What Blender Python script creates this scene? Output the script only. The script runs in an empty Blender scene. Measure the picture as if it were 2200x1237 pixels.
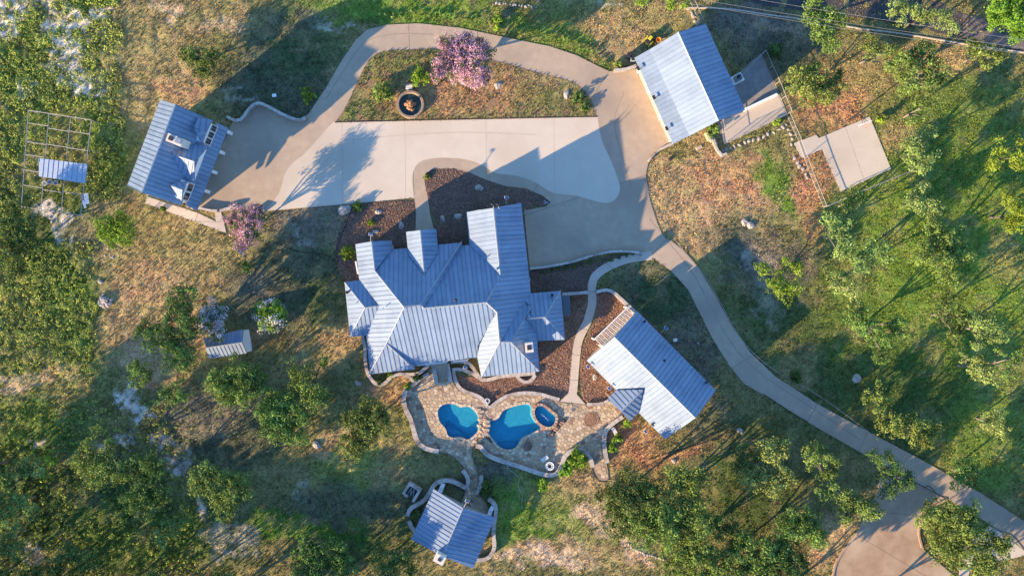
import bpy, math, random
import numpy as np
from mathutils import Vector
from mathutils.geometry import tessellate_polygon
random.seed(7); rng = np.random.default_rng(7)
sc = bpy.context.scene
COL = sc.collection

# ------------------------------------------------------------------ camera, sky, sun
HC = 88.0; S = 0.06                      # drone height (m), metres per photo pixel on the ground
SUN_EL = math.radians(15.5); SUN_DIR = math.radians(37.5)   # shadows run to the upper right
cd = bpy.data.cameras.new('camera'); cam = bpy.data.objects.new('camera', cd); COL.objects.link(cam)
cam.location = (0, 0, HC); cam.rotation_euler = (0, 0, 0)
cd.sensor_width = 36; cd.lens = 24.0; cd.clip_end = 3000; cd.clip_start = 0.5
sc.camera = cam
w = bpy.data.worlds.new('World'); sc.world = w; w.use_nodes = True
nt = w.node_tree; bg = nt.nodes['Background']
sky = nt.nodes.new('ShaderNodeTexSky'); sky.sky_type = 'NISHITA'; sky.sun_disc = False
sky.sun_elevation = SUN_EL
sx, sy = -math.cos(SUN_DIR), -math.sin(SUN_DIR)
sky.sun_rotation = math.atan2(sx, sy) % (2*math.pi)
sky.air_density = 1.0; sky.dust_density = 0.1; sky.ozone_density = 5.0
nt.links.new(sky.outputs[0], bg.inputs[0]); bg.inputs[1].default_value = 0.15
ld = bpy.data.lights.new('sun', 'SUN'); lo = bpy.data.objects.new('sun', ld); COL.objects.link(lo)
ld.energy = 5.0; ld.angle = math.radians(0.5); ld.color = (1.0, 0.70, 0.39)
dvec = Vector((math.cos(SUN_DIR)*math.cos(SUN_EL), math.sin(SUN_DIR)*math.cos(SUN_EL), -math.sin(SUN_EL)))
lo.rotation_euler = dvec.to_track_quat('-Z', 'Y').to_euler(); lo.location = (-60, -50, 60)
vs = sc.view_settings
vs.view_transform = 'Standard'; vs.look = 'None'; vs.gamma = 1; vs.use_curve_mapping = False; vs.exposure = 1.7

ORD = 'first second third fourth fifth sixth seventh eighth ninth tenth eleventh twelfth thirteenth fourteenth fifteenth sixteenth seventeenth eighteenth nineteenth twentieth'.split()
# ------------------------------------------------------------------ helpers
def W(px, py, z=0.0):
    k = (HC - z)/HC
    return Vector(((px-1100)*S*k, -(py-618.5)*S*k, z))
def ZR(x0, y0, s):
    return lambda X, Y: (x0+X/s, y0+Y/s)
def tag(o, label=None, cat=None, group=None, kind=None):
    if label: o['label'] = label
    if cat: o['category'] = cat
    if group: o['group'] = group
    if kind: o['kind'] = kind
    return o
def empty(name, loc=(0, 0, 0), rz=0, **k):
    o = bpy.data.objects.new(name, None); o.location = loc; o.rotation_euler = (0, 0, rz)
    o.empty_display_size = 0.3; COL.objects.link(o); return tag(o, **k)
def mk(name, verts, faces, m, parent=None, rel=True, smooth=False, **k):
    me = bpy.data.meshes.new(name)
    if parent is not None and rel:
        p = parent; off = Vector((0, 0, 0))
        while p is not None:
            off += Vector(p.location); p = p.parent
        verts = [(v[0]-off.x, v[1]-off.y, v[2]-off.z) for v in verts]
    me.from_pydata([tuple(v) for v in verts], [], faces); me.update()
    ms = m if isinstance(m, (list, tuple)) else [m]
    for q in ms: me.materials.append(q)
    if smooth: me.polygons.foreach_set('use_smooth', [True]*len(me.polygons))
    o = bpy.data.objects.new(name, me); COL.objects.link(o)
    if parent is not None: o.parent = parent
    return tag(o, **k)
class MB:
    def __init__(s): s.v = []; s.f = []
    def add(s, vs_, fs):
        n = len(s.v); s.v += [tuple(v) for v in vs_]; s.f += [tuple(i+n for i in f) for f in fs]; return s
    def box(s, c, d, rz=0, tilt=0):
        ca, sa = math.cos(rz), math.sin(rz); V = []
        for z in (-.5, .5):
            for x, y in ((-.5, -.5), (.5, -.5), (.5, .5), (-.5, .5)):
                X, Y, Z_ = x*d[0], y*d[1], z*d[2]
                if tilt: Y, Z_ = Y*math.cos(tilt)-Z_*math.sin(tilt), Y*math.sin(tilt)+Z_*math.cos(tilt)
                V.append((c[0]+X*ca-Y*sa, c[1]+X*sa+Y*ca, c[2]+Z_))
        return s.add(V, [(0,3,2,1),(4,5,6,7),(0,1,5,4),(1,2,6,5),(2,3,7,6),(3,0,4,7)])
    def prism(s, pts, z0, z1):
        n = len(pts); V = [(p[0], p[1], z0) for p in pts]+[(p[0], p[1], z1) for p in pts]
        if area2(pts) < 0: V = V[:n][::-1]+V[n:][::-1]
        return s.add(V, [tuple(range(n))[::-1], tuple(range(n, 2*n))]+[(i, (i+1) % n, n+(i+1) % n, n+i) for i in range(n)])
    def tube(s, pts, rads, n=6, cap=True):
        V = []; F = []
        for i, p in enumerate(pts):
            p = Vector(p); a = Vector(pts[max(i-1, 0)]); b = Vector(pts[min(i+1, len(pts)-1)])
            t = (b-a); t = t.normalized() if t.length > 1e-6 else Vector((0, 0, 1))
            u = t.cross(Vector((0, 0, 1)) if abs(t.z) < .9 else Vector((1, 0, 0))).normalized(); q = t.cross(u)
            r = rads[i] if isinstance(rads, (list, tuple)) else rads
            for k in range(n):
                a_ = 2*math.pi*k/n; V.append(p+u*(r*math.cos(a_))+q*(r*math.sin(a_)))
        for i in range(len(pts)-1):
            for k in range(n):
                F.append((i*n+k, i*n+(k+1) % n, (i+1)*n+(k+1) % n, (i+1)*n+k))
        if cap: F += [tuple(range(n))[::-1], tuple(range((len(pts)-1)*n, len(pts)*n))]
        return s.add(V, F)
    def lathe(s, c, prof, n=24, rz=0, sx=1, sy=1):
        V = []; F = []
        for r, z in prof:
            for k in range(n):
                a = 2*math.pi*k/n; x, y = r*math.cos(a)*sx, r*math.sin(a)*sy
                V.append((c[0]+x*math.cos(rz)-y*math.sin(rz), c[1]+x*math.sin(rz)+y*math.cos(rz), c[2]+z))
        for i in range(len(prof)-1):
            for k in range(n): F.append((i*n+k, i*n+(k+1) % n, (i+1)*n+(k+1) % n, (i+1)*n+k))
        return s.add(V, F)
    def rock(s, c, r, sz=.7, sx=1, seed=0, n=9):
        R = random.Random(seed); V = []; F = []
        ph = [R.uniform(0, 6) for _ in range(4)]; a0 = R.uniform(0, 6)
        lv = [(-.2, 1.0), (.25, .95), (.65, .7), (.92, .36)]
        for z, q in lv:
            for k in range(n):
                a = 2*math.pi*k/n
                f = q*(1+.18*math.sin(2*a+ph[0]+z)+.12*math.sin(3*a+ph[1]+2*z))*R.uniform(.88, 1.1)
                x, y = r*f*math.cos(a)*sx, r*f*math.sin(a)
                V.append((c[0]+x*math.cos(a0)-y*math.sin(a0), c[1]+x*math.sin(a0)+y*math.cos(a0), c[2]+r*sz*z*R.uniform(.85, 1.15)))
        for i in range(len(lv)-1):
            for k in range(n): F.append((i*n+k, i*n+(k+1) % n, (i+1)*n+(k+1) % n, (i+1)*n+k))
        F.append(tuple(range((len(lv)-1)*n, len(lv)*n)))
        return s.add(V, F)
    def build(s, name, m, parent=None, **k): return mk(name, s.v, s.f, m, parent, **k)
def area2(p):
    return sum(p[i][0]*p[(i+1) % len(p)][1]-p[(i+1) % len(p)][0]*p[i][1] for i in range(len(p)))
def clip(poly, nx, ny, c):               # keep nx*x+ny*y <= c
    out = []
    for i in range(len(poly)):
        a, b = poly[i], poly[(i+1) % len(poly)]
        da = nx*a[0]+ny*a[1]-c; db = nx*b[0]+ny*b[1]-c
        if da <= 0: out.append(a)
        if (da < 0 < db) or (db < 0 < da):
            t = da/(da-db); out.append((a[0]+(b[0]-a[0])*t, a[1]+(b[1]-a[1])*t))
    return out
def smooth(pts, n=5, closed=False):
    P = [np.array(p, float) for p in pts]; out = []; N = len(P)
    rngi = range(N) if closed else range(N-1)
    for i in rngi:
        if closed: a, b, c, d = P[i-1], P[i], P[(i+1) % N], P[(i+2) % N]
        else: a, b, c, d = P[max(i-1, 0)], P[i], P[i+1], P[min(i+2, N-1)]
        for k in range(n):
            t = k/n
            out.append(tuple(.5*((2*b)+(-a+c)*t+(2*a-5*b+4*c-d)*t*t+(-a+3*b-3*c+d)*t**3)))
    if not closed: out.append(tuple(P[-1]))
    return out
def inpoly(X, Y, poly):
    ins = np.zeros(np.shape(X), bool); n = len(poly)
    for i in range(n):
        x1, y1 = poly[i][:2]; x2, y2 = poly[(i+1) % n][:2]
        if y1 == y2: continue
        c = ((y1 > Y) != (y2 > Y)) & (X < (x2-x1)*(Y-y1)/(y2-y1)+x1)
        ins ^= c
    return ins
def vnoise(X, Y, scale, seed):
    r = np.random.default_rng(seed); G = r.random((256, 256))
    x = np.asarray(X)/scale+1000; y = np.asarray(Y)/scale+1000
    xi = np.floor(x).astype(int); yi = np.floor(y).astype(int); fx = x-xi; fy = y-yi
    fx = fx*fx*(3-2*fx); fy = fy*fy*(3-2*fy)
    g = lambda a, b: G[a % 256, b % 256]
    return (g(xi, yi)*(1-fx)+g(xi+1, yi)*fx)*(1-fy)+(g(xi, yi+1)*(1-fx)+g(xi+1, yi+1)*fx)*fy

# ------------------------------------------------------------------ materials
def mat(name, c1, c2=None, scale=2.0, rough=.85, metal=0, bump=0, bscale=None, detail=6, contrast=.35, spec=.3, c3=None, s3=.15, coords='Object', island=0, pobj=0):
    m = bpy.data.materials.new(name); m.use_nodes = True; n = m.node_tree; b = n.nodes['Principled BSDF']
    b.inputs['Roughness'].default_value = rough; b.inputs['Metallic'].default_value = metal
    b.inputs['Specular IOR Level'].default_value = spec
    b.inputs['Base Color'].default_value = (*c1, 1)
    if c2 or bump:
        tc = n.nodes.new('ShaderNodeTexCoord')
        geo = n.nodes.new('ShaderNodeNewGeometry')
        src = geo.outputs['Position'] if coords == 'World' else tc.outputs['Object']
    if c2:
        no = n.nodes.new('ShaderNodeTexNoise'); no.inputs['Scale'].default_value = scale; no.inputs['Detail'].default_value = detail
        no.inputs['Roughness'].default_value = .65
        n.links.new(src, no.inputs['Vector'])
        cr = n.nodes.new('ShaderNodeValToRGB'); cr.color_ramp.elements[0].position = .5-contrast/2; cr.color_ramp.elements[1].position = .5+contrast/2
        cr.color_ramp.elements[0].color = (*c1, 1); cr.color_ramp.elements[1].color = (*c2, 1)
        n.links.new(no.outputs['Fac'], cr.inputs[0]); out = cr.outputs[0]
        if c3:
            n3 = n.nodes.new('ShaderNodeTexNoise'); n3.inputs['Scale'].default_value = s3; n3.inputs['Detail'].default_value = 5
            n.links.new(src, n3.inputs['Vector'])
            r3 = n.nodes.new('ShaderNodeValToRGB'); r3.color_ramp.elements[0].position = .45; r3.color_ramp.elements[1].position = .68
            n.links.new(n3.outputs['Fac'], r3.inputs[0])
            mx = n.nodes.new('ShaderNodeMix'); mx.data_type = 'RGBA'; n.links.new(r3.outputs[0], mx.inputs['Factor'])
            n.links.new(out, mx.inputs[6]); mx.inputs[7].default_value = (*c3, 1); out = mx.outputs[2]
        if island:
            hs = n.nodes.new('ShaderNodeHueSaturation'); mr = n.nodes.new('ShaderNodeMapRange')
            mr.inputs[3].default_value = 1-island; mr.inputs[4].default_value = 1+island
            n.links.new(geo.outputs['Random Per Island'], mr.inputs[0]); n.links.new(mr.outputs[0], hs.inputs['Value'])
            n.links.new(out, hs.inputs['Color']); out = hs.outputs[0]
        if pobj:
            oi = n.nodes.new('ShaderNodeObjectInfo'); h2 = n.nodes.new('ShaderNodeHueSaturation'); m3 = n.nodes.new('ShaderNodeMapRange')
            m3.inputs[3].default_value = 1-pobj; m3.inputs[4].default_value = 1+pobj
            n.links.new(oi.outputs['Random'], m3.inputs[0]); n.links.new(m3.outputs[0], h2.inputs['Value']); n.links.new(out, h2.inputs['Color']); out = h2.outputs[0]
        n.links.new(out, b.inputs['Base Color'])
    if bump:
        nb = n.nodes.new('ShaderNodeTexNoise'); nb.inputs['Scale'].default_value = bscale or scale*3; nb.inputs['Detail'].default_value = 5
        n.links.new(src, nb.inputs['Vector'])
        bp = n.nodes.new('ShaderNodeBump'); bp.inputs['Strength'].default_value = 1; bp.inputs['Distance'].default_value = bump
        n.links.new(nb.outputs['Fac'], bp.inputs['Height']); n.links.new(bp.outputs[0], b.inputs['Normal'])
    return m
def leafmat(name, dark, light, trans=.25):
    m = bpy.data.materials.new(name); m.use_nodes = True; n = m.node_tree; n.nodes.clear()
    out = n.nodes.new('ShaderNodeOutputMaterial'); geo = n.nodes.new('ShaderNodeNewGeometry')
    cr = n.nodes.new('ShaderNodeValToRGB'); cr.color_ramp.elements[0].color = (*dark, 1); cr.color_ramp.elements[1].color = (*light, 1)
    n.links.new(geo.outputs['Random Per Island'], cr.inputs[0])
    oi = n.nodes.new('ShaderNodeObjectInfo'); nz = n.nodes.new('ShaderNodeTexNoise'); nz.inputs['Scale'].default_value = .55; nz.inputs['Detail'].default_value = 3
    n.links.new(geo.outputs['Position'], nz.inputs['Vector'])
    hs = n.nodes.new('ShaderNodeHueSaturation'); a1 = n.nodes.new('ShaderNodeMapRange'); a1.inputs[3].default_value = .475; a1.inputs[4].default_value = .52
    n.links.new(oi.outputs['Random'], a1.inputs[0]); n.links.new(a1.outputs[0], hs.inputs['Hue'])
    a2 = n.nodes.new('ShaderNodeMapRange'); a2.inputs[1].default_value = .32; a2.inputs[2].default_value = .68; a2.inputs[3].default_value = .6; a2.inputs[4].default_value = 1.5
    n.links.new(nz.outputs['Fac'], a2.inputs[0]); n.links.new(a2.outputs[0], hs.inputs['Value'])
    n.links.new(cr.outputs[0], hs.inputs['Color']); cr = hs
    d = n.nodes.new('ShaderNodeBsdfDiffuse'); t = n.nodes.new('ShaderNodeBsdfTranslucent'); mx = n.nodes.new('ShaderNodeMixShader')
    mx.inputs[0].default_value = trans*.6
    n.links.new(cr.outputs[0], d.inputs[0]); n.links.new(cr.outputs[0], t.inputs[0])
    n.links.new(d.outputs[0], mx.inputs[1]); n.links.new(t.outputs[0], mx.inputs[2]); n.links.new(mx.outputs[0], out.inputs[0])
    return m
def attrmat(name, bump, bscale, trans=False, fine=True):
    m = bpy.data.materials.new(name); m.use_nodes = True; n = m.node_tree; b = n.nodes['Principled BSDF']
    b.inputs['Roughness'].default_value = .95; b.inputs['Specular IOR Level'].default_value = .1
    a = n.nodes.new('ShaderNodeAttribute'); a.attribute_name = 'Col'
    geo = n.nodes.new('ShaderNodeNewGeometry')
    hs = n.nodes.new('ShaderNodeHueSaturation'); n.links.new(a.outputs['Color'], hs.inputs['Color'])
    mr = n.nodes.new('ShaderNodeMapRange'); mr.inputs[3].default_value = .45; mr.inputs[4].default_value = 1.55
    if fine:
        no = n.nodes.new('ShaderNodeTexNoise'); no.inputs['Scale'].default_value = 2.4; no.inputs['Detail'].default_value = 9; no.inputs['Roughness'].default_value = .78
        n.links.new(geo.outputs['Position'], no.inputs['Vector']); n.links.new(no.outputs['Fac'], mr.inputs[0])
        mr.inputs[1].default_value = .3; mr.inputs[2].default_value = .7
        n2 = n.nodes.new('ShaderNodeTexNoise'); n2.inputs['Scale'].default_value = .5; n2.inputs['Detail'].default_value = 6
        n.links.new(geo.outputs['Position'], n2.inputs['Vector'])
        m2 = n.nodes.new('ShaderNodeMapRange'); m2.inputs[1].default_value = .3; m2.inputs[2].default_value = .7; m2.inputs[3].default_value = .475; m2.inputs[4].default_value = .525
        n.links.new(n2.outputs['Fac'], m2.inputs[0]); n.links.new(m2.outputs[0], hs.inputs['Hue'])
        nb = n.nodes.new('ShaderNodeTexNoise'); nb.inputs['Scale'].default_value = bscale; nb.inputs['Detail'].default_value = 6
        n.links.new(geo.outputs['Position'], nb.inputs['Vector'])
        bp = n.nodes.new('ShaderNodeBump'); bp.inputs['Distance'].default_value = bump; bp.inputs['Strength'].default_value = 1
        n.links.new(nb.outputs['Fac'], bp.inputs['Height']); n.links.new(bp.outputs[0], b.inputs['Normal'])
    else:
        n.links.new(geo.outputs['Random Per Island'], mr.inputs[0])
    n.links.new(mr.outputs[0], hs.inputs['Value']); n.links.new(hs.outputs[0], b.inputs['Base Color'])
    return m
M = {}
M['roof'] = mat('galvanised_roof', (.165, .23, .325), (.19, .26, .36), 1.5, rough=.6, metal=.12, contrast=.5, spec=.35, c3=(.145, .205, .295), s3=.5, coords='World', pobj=.08, bump=.004, bscale=2)
M['deck'] = mat('roof_deck', (.14, .15, .16), (.18, .18, .19), 2, rough=.8)
M['trim'] = mat('roof_trim', (.30, .34, .38), rough=.5, metal=.5)
M['white'] = mat('white_paint', (.72, .71, .69), (.80, .79, .77), 4, rough=.6)
M['dark'] = mat('dark_metal', (.03, .03, .035), rough=.5)
M['black'] = mat('black_rubber', (.015, .015, .015), rough=.8)
M['glass'] = mat('window_glass', (.02, .03, .04), rough=.08, spec=.8)
M['wall'] = mat('limestone_wall', (.36, .31, .25), (.50, .45, .38), 3, bump=.02, bscale=8)
M['stucco'] = mat('pale_stucco', (.52, .48, .42), (.60, .56, .50), 3)
M['stone'] = mat('coping_limestone', (.34, .31, .28), (.55, .51, .46), 6, bump=.03, bscale=14, contrast=.4, c3=(.25, .21, .18), s3=.8, coords='World')
M['stonewall'] = mat('rubble_wall', (.18, .16, .14), (.34, .30, .26), 8, bump=.05)
M['conc_old'] = mat('weathered_concrete', (.335, .26, .185), (.42, .34, .25), 1.1, bump=.004, bscale=40, contrast=.5, c3=(.29, .235, .18), s3=.13, coords='World', detail=9)
M['conc_new'] = mat('pale_concrete', (.48, .425, .335), (.55, .49, .40), .5, bump=.002, bscale=40, contrast=.6, c3=(.44, .375, .29), s3=.1, coords='World', detail=9)
M['conc_path'] = mat('path_concrete', (.42, .36, .29), (.50, .435, .36), 1.0, bump=.002, bscale=40, contrast=.6, coords='World')
M['conc_brown'] = mat('brown_concrete', (.27, .185, .125), (.38, .28, .20), .8, bump=.004, bscale=30, contrast=.5, c3=(.42, .33, .24), s3=.2, coords='World', detail=9)
M['asphalt'] = mat('asphalt', (.045, .045, .05), (.07, .07, .075), 2, bump=.004, bscale=60)
M['asphalt_old'] = mat('old_asphalt', (.12, .095, .085), (.19, .155, .135), 1.4, bump=.004, bscale=60, coords='World')
M['joint'] = mat('joint_filler', (.09, .07, .055), (.14, .11, .08), 3)
M['mulch'] = mat('wood_mulch', (.14, .085, .055), (.40, .245, .165), 7, bump=.09, bscale=8, contrast=.22, c3=(.17, .10, .06), s3=.35, coords='World')
M['mulch_dark'] = mat('dark_mulch', (.09, .055, .04), (.32, .20, .15), 7, bump=.09, bscale=8, contrast=.25, c3=(.10, .08, .06), s3=.35, coords='World')
M['mortar'] = mat('patio_mortar', (.25, .19, .13), (.33, .26, .18), 4)
FL = [(.42, .32, .20), (.37, .28, .175), (.47, .375, .25), (.34, .275, .20), (.24, .15, .10), (.50, .42, .31), (.30, .225, .15)]
M['flag'] = [mat('flagstone', c, tuple(min(1, q*1.2) for q in c), 6, bump=.01, bscale=20, coords='World') for c in FL]
M['poolshell'] = mat('pool_plaster', (.02, .21, .32), (.05, .30, .40), 2.0, contrast=.5, bump=.03, bscale=6, rough=.6)
M['poolstep'] = mat('pool_step_plaster', (.02, .15, .26), (.03, .19, .30), 3, rough=.6)
M['brick'] = mat('red_flagstone', (.30, .15, .10), (.42, .26, .18), 5, coords='World', contrast=.3)
M['bark'] = mat('oak_bark', (.07, .06, .05), (.16, .14, .12), 6, bump=.03, bscale=20)
M['rock'] = mat('boulder_stone', (.22, .20, .18), (.42, .385, .35), 4, bump=.04, bscale=9, contrast=.5)
M['bstone'] = mat('brown_rim_stone', (.20, .15, .105), (.32, .25, .18), 5)
M['rust'] = mat('rusty_stone', (.22, .10, .045), (.38, .21, .11), 6, bump=.05, bscale=10)
M['galv'] = mat('galvanised_pipe', (.32, .31, .30), rough=.5, metal=.3)
M['coop'] = mat('corrugated_tin', (.28, .36, .46), (.36, .42, .50), 2, rough=.5, metal=.2)
M['wood'] = mat('grey_timber', (.34, .28, .21), (.46, .39, .30), 5)
M['blue'] = mat('blue_panel', (.02, .05, .18), rough=.2)
M['yellow'] = mat('yellow_paint', (.55, .50, .03), rough=.4)
M['orange'] = mat('orange_paint', (.7, .22, .02), rough=.4)
M['red'] = mat('red_paint', (.7, .06, .03), rough=.5)
M['mesh'] = mat('chain_link', (.30, .31, .32), rough=.5, metal=.5)
M['oak'] = leafmat('oak_leaves', (.07, .12, .028), (.20, .29, .075))
M['oakdark'] = leafmat('dark_leaves', (.045, .085, .024), (.14, .21, .06))
M['bright'] = leafmat('bright_leaves', (.09, .17, .02), (.22, .34, .05))
M['lime'] = leafmat('lime_leaves', (.12, .18, .05), (.26, .35, .11))
M['pink'] = leafmat('pink_blossom', (.28, .14, .19), (.60, .38, .45))
M['mauve'] = leafmat('pale_blossom', (.42, .36, .40), (.78, .72, .74))
M['twig'] = mat('grey_twigs', (.12, .11, .10), (.22, .20, .18), 4)
# pool water: clear, slightly blue, mirrors the sky a little
m = bpy.data.materials.new('pool_water'); m.use_nodes = True; n = m.node_tree; n.nodes.clear()
o_ = n.nodes.new('ShaderNodeOutputMaterial'); tr = n.nodes.new('ShaderNodeBsdfTransparent'); gl = n.nodes.new('ShaderNodeBsdfGlossy')
tr.inputs[0].default_value = (.62, .93, .98, 1); gl.inputs['Roughness'].default_value = .03
fr = n.nodes.new('ShaderNodeFresnel'); fr.inputs[0].default_value = 1.33; mx = n.nodes.new('ShaderNodeMixShader')
nb = n.nodes.new('ShaderNodeTexNoise'); nb.inputs['Scale'].default_value = 5; bp = n.nodes.new('ShaderNodeBump'); bp.inputs['Distance'].default_value = .01
gp = n.nodes.new('ShaderNodeNewGeometry'); n.links.new(gp.outputs['Position'], nb.inputs['Vector'])
n.links.new(nb.outputs['Fac'], bp.inputs['Height']); n.links.new(bp.outputs[0], gl.inputs['Normal']); n.links.new(bp.outputs[0], fr.inputs['Normal'])
gb = n.nodes.new('ShaderNodeMath'); gb.operation = 'MULTIPLY_ADD'; gb.inputs[1].default_value = -1; gb.inputs[2].default_value = 1; n.links.new(gp.outputs['Backfacing'], gb.inputs[0])
gm = n.nodes.new('ShaderNodeMath'); gm.operation = 'MULTIPLY'; n.links.new(fr.outputs[0], gm.inputs[0]); n.links.new(gb.outputs[0], gm.inputs[1]); n.links.new(gm.outputs[0], mx.inputs[0]); n.links.new(tr.outputs[0], mx.inputs[1]); n.links.new(gl.outputs[0], mx.inputs[2]); n.links.new(mx.outputs[0], o_.inputs[0])
M['water'] = m

# ------------------------------------------------------------------ outlines (photo pixels on the ground)
DR = [(425,450),(470,330),(500,262),(520,258),(534,238),(548,224),(560,222),(580,231),(612,247),(645,258),(662,246),
 (700,190),(735,130),(765,86),(790,64),(830,54),(900,51),(990,61),(1090,82),(1180,100),(1240,120),(1285,143),(1310,154),(1364,147),
 (1446,307),(1412,325),(1394,345),(1387,375),(1396,430),(1412,480),(1426,510),(1442,517),(1470,540),(1500,575),(1535,632),(1572,700),(1612,757),(1664,807),
 (1756,867),(1862,925),(1989,992),(2109,1060),(2200,1118),(2420,1262),(2420,1330),(2200,1181),(2127,1125),(2033,1070),(1957,1030),(1848,971),(1731,904),(1650,853),
 (1600,825),(1570,790),(1532,730),(1502,670),(1478,622),(1440,580),(1405,555),(1380,545),(1320,541),(1280,549),(1230,563),(1180,572),(1138,577),
 (1126,452),(1172,444),(1183,434),(1165,420),(1130,405),(1085,400),(1040,385),(1010,371),(975,362),(930,363),(914,374),(912,390),(920,430),(925,465),(935,500),(893,500),(894,460),(890,425),(760,438),(570,454),(470,453)]
ISL = smooth([(720,264),(745,225),(780,150),(800,122),(830,110),(885,107),(940,106),(1010,118),(1080,135),(1150,155),(1210,170),(1245,185),(1270,215),(1283,252)], 3)
PAD = smooth([(890,425),(886,378),(900,350),(935,340),(990,341),(1030,352),(1065,372),(1110,378),(1150,392),(1190,415),(1240,421),(1290,435),(1315,433),(1330,415),(1329,390),(1310,340),(1292,300),(1284,251)], 3)+smooth([(716,263),(700,280),(680,303),(655,330),(630,350),(612,375),(600,415),(570,453)], 3)
PLAZA = [(1893,1010),(1957,1031),(2033,1072),(2003,1090),(1985,1108),(1972,1140),(1985,1180),(2050,1237),(2110,1300),(1785,1300),(1788,1237),(1794,1212),(1812,1180),(1842,1142),(1858,1112),(1870,1080),(1885,1050)]
PADR = [(2127,1126),(2200,1182),(2300,1252),(2290,1260),(2200,1192),(2150,1205),(2095,1180),(2080,1237),(2060,1240),(2062,1180)]
GPATH = [(316,422),(357,436),(387,445),(426,458),(464,476),(461,453),(475,455),(487,501),(313,437)]
walk_c = smooth([(1400,549),(1350,556),(1310,571),(1282,590),(1272,612),(1272,650),(1262,690),(1243,730),(1236,780),(1232,830),(1230,845)], 4)
def ribbon(c, wd):
    L = []; R_ = []
    for i, p in enumerate(c):
        a = np.array(c[max(i-1, 0)]); b = np.array(c[min(i+1, len(c)-1)]); t = (b-a)/np.linalg.norm(b-a); nn = np.array((-t[1], t[0]))*wd/2
        L.append(tuple(np.array(p)+nn)); R_.append(tuple(np.array(p)-nn))
    return L+R_[::-1]
rb = ribbon(walk_c, 18); hlf = len(walk_c)
WALK = rb[:hlf]+[(1258,868),(1203,862)]+rb[hlf:]
if rb[hlf-1][0] < rb[hlf][0]: WALK = rb[:hlf]+[(1203,862),(1258,868)]+rb[hlf:]
PATIO = smooth([(925,785),(963,785),(972,818),(985,835),(1010,845),(1035,858),(1046,878),(1053,878),(1066,866),(1100,850),(1140,845),(1180,852),(1203,863),(1258,868),(1300,862),(1325,848),(1340,880),(1333,898),(1312,914),(1300,935),(1297,965),(1303,995),(1308,1030),(1292,1033),(1277,1022),(1272,1005),(1265,982),(1240,968),(1220,978),(1210,1000),(1193,1018),(1165,1018),(1120,1003),(1070,984),(1040,965),(1028,955),(1014,962),(1016,985),(1024,1010),(1030,1030),(1028,1060),(1045,1080),(1052,1110),(1040,1140),(960,1100),(990,1080),(1000,1050),(1003,1025),(1000,1008),(985,990),(965,975),(943,970),(915,963),(898,950),(888,925),(880,900),(871,875),(867,852),(872,838),(890,828),(910,813)], 2, True)
POOL1 = smooth([(940,883),(948,871),(962,866),(978,868),(990,874),(1005,872),(1017,879),(1027,892),(1030,905),(1027,925),(1015,938),(1003,944),(990,938),(974,940),(962,935),(957,920),(944,905)], 4, True)
POOL2 = smooth([(1049,915),(1055,904),(1070,898),(1080,882),(1095,875),(1112,870),(1130,867),(1141,872),(1142,890),(1150,905),(1160,916),(1158,922),(1140,932),(1122,940),(1113,955),(1102,964),(1085,965),(1070,957),(1060,945),(1050,932)], 4, True)
SPA = smooth([(1148,882),(1153,872),(1164,870),(1173,876),(1182,884),(1193,893),(1192,906),(1184,915),(1172,915),(1160,908),(1151,897)], 4, True)
SPAO = smooth([(1142,881),(1149,868),(1164,865),(1175,871),(1186,879),(1198,890),(1198,907),(1190,919),(1176,920),(1160,914),(1147,900)], 4, True)
COURT = [(1705,308),(1753,290),(1759,297),(1868,251),(1914,363),(1806,412),(1766,321),(1722,340)]
DOG = [(1573,170),(1634,115),(1692,247),(1555,311),(1540,262)]
DECK2 = [(1555,310),(1548,262),(1600,240),(1672,205),(1690,247)]
BEDS = [('mulch_dark', [(905,480),(893,470),(893,432),(760,440),(742,480),(722,520),(722,560),(750,620),(800,700),(1130,560),(1135,452),(1172,444),(1183,434),(1165,420),(1130,405),(1085,400),(1040,385),(1010,371),(975,362),(930,363),(914,374),(912,390),(920,430),(935,492)], 'mulch bed of dark and rusty chips along the front of the main house'),
 ('mulch', [(1145,640),(1210,632),(1268,628),(1270,650),(1258,690),(1238,730),(1229,780),(1226,830),(1203,858),(1180,850),(1140,843),(1100,848),(1065,864),(1050,876),(1042,862),(1010,845),(985,832),(975,800),(1040,810),(1150,700)], 'red mulch bed between the main house and the pool walk'),
 ('mulch', [(1281,630),(1313,626),(1370,672),(1440,740),(1400,860),(1330,845),(1300,862),(1262,866),(1249,840),(1247,785),(1255,735),(1275,695),(1281,655)], 'red mulch bed between the curving walk and the cabin'),
 ('mulch_dark', [(1140,582),(1230,568),(1320,548),(1370,553),(1310,567),(1275,588),(1264,612),(1264,626),(1212,628),(1140,632)], 'dark planting strip between the low curved wall and the walk')]
HARD = [DR, PAD, PLAZA, PADR, GPATH, WALK, PATIO, COURT, DOG, DECK2]
SOFT = [b[1] for b in BEDS]

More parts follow.
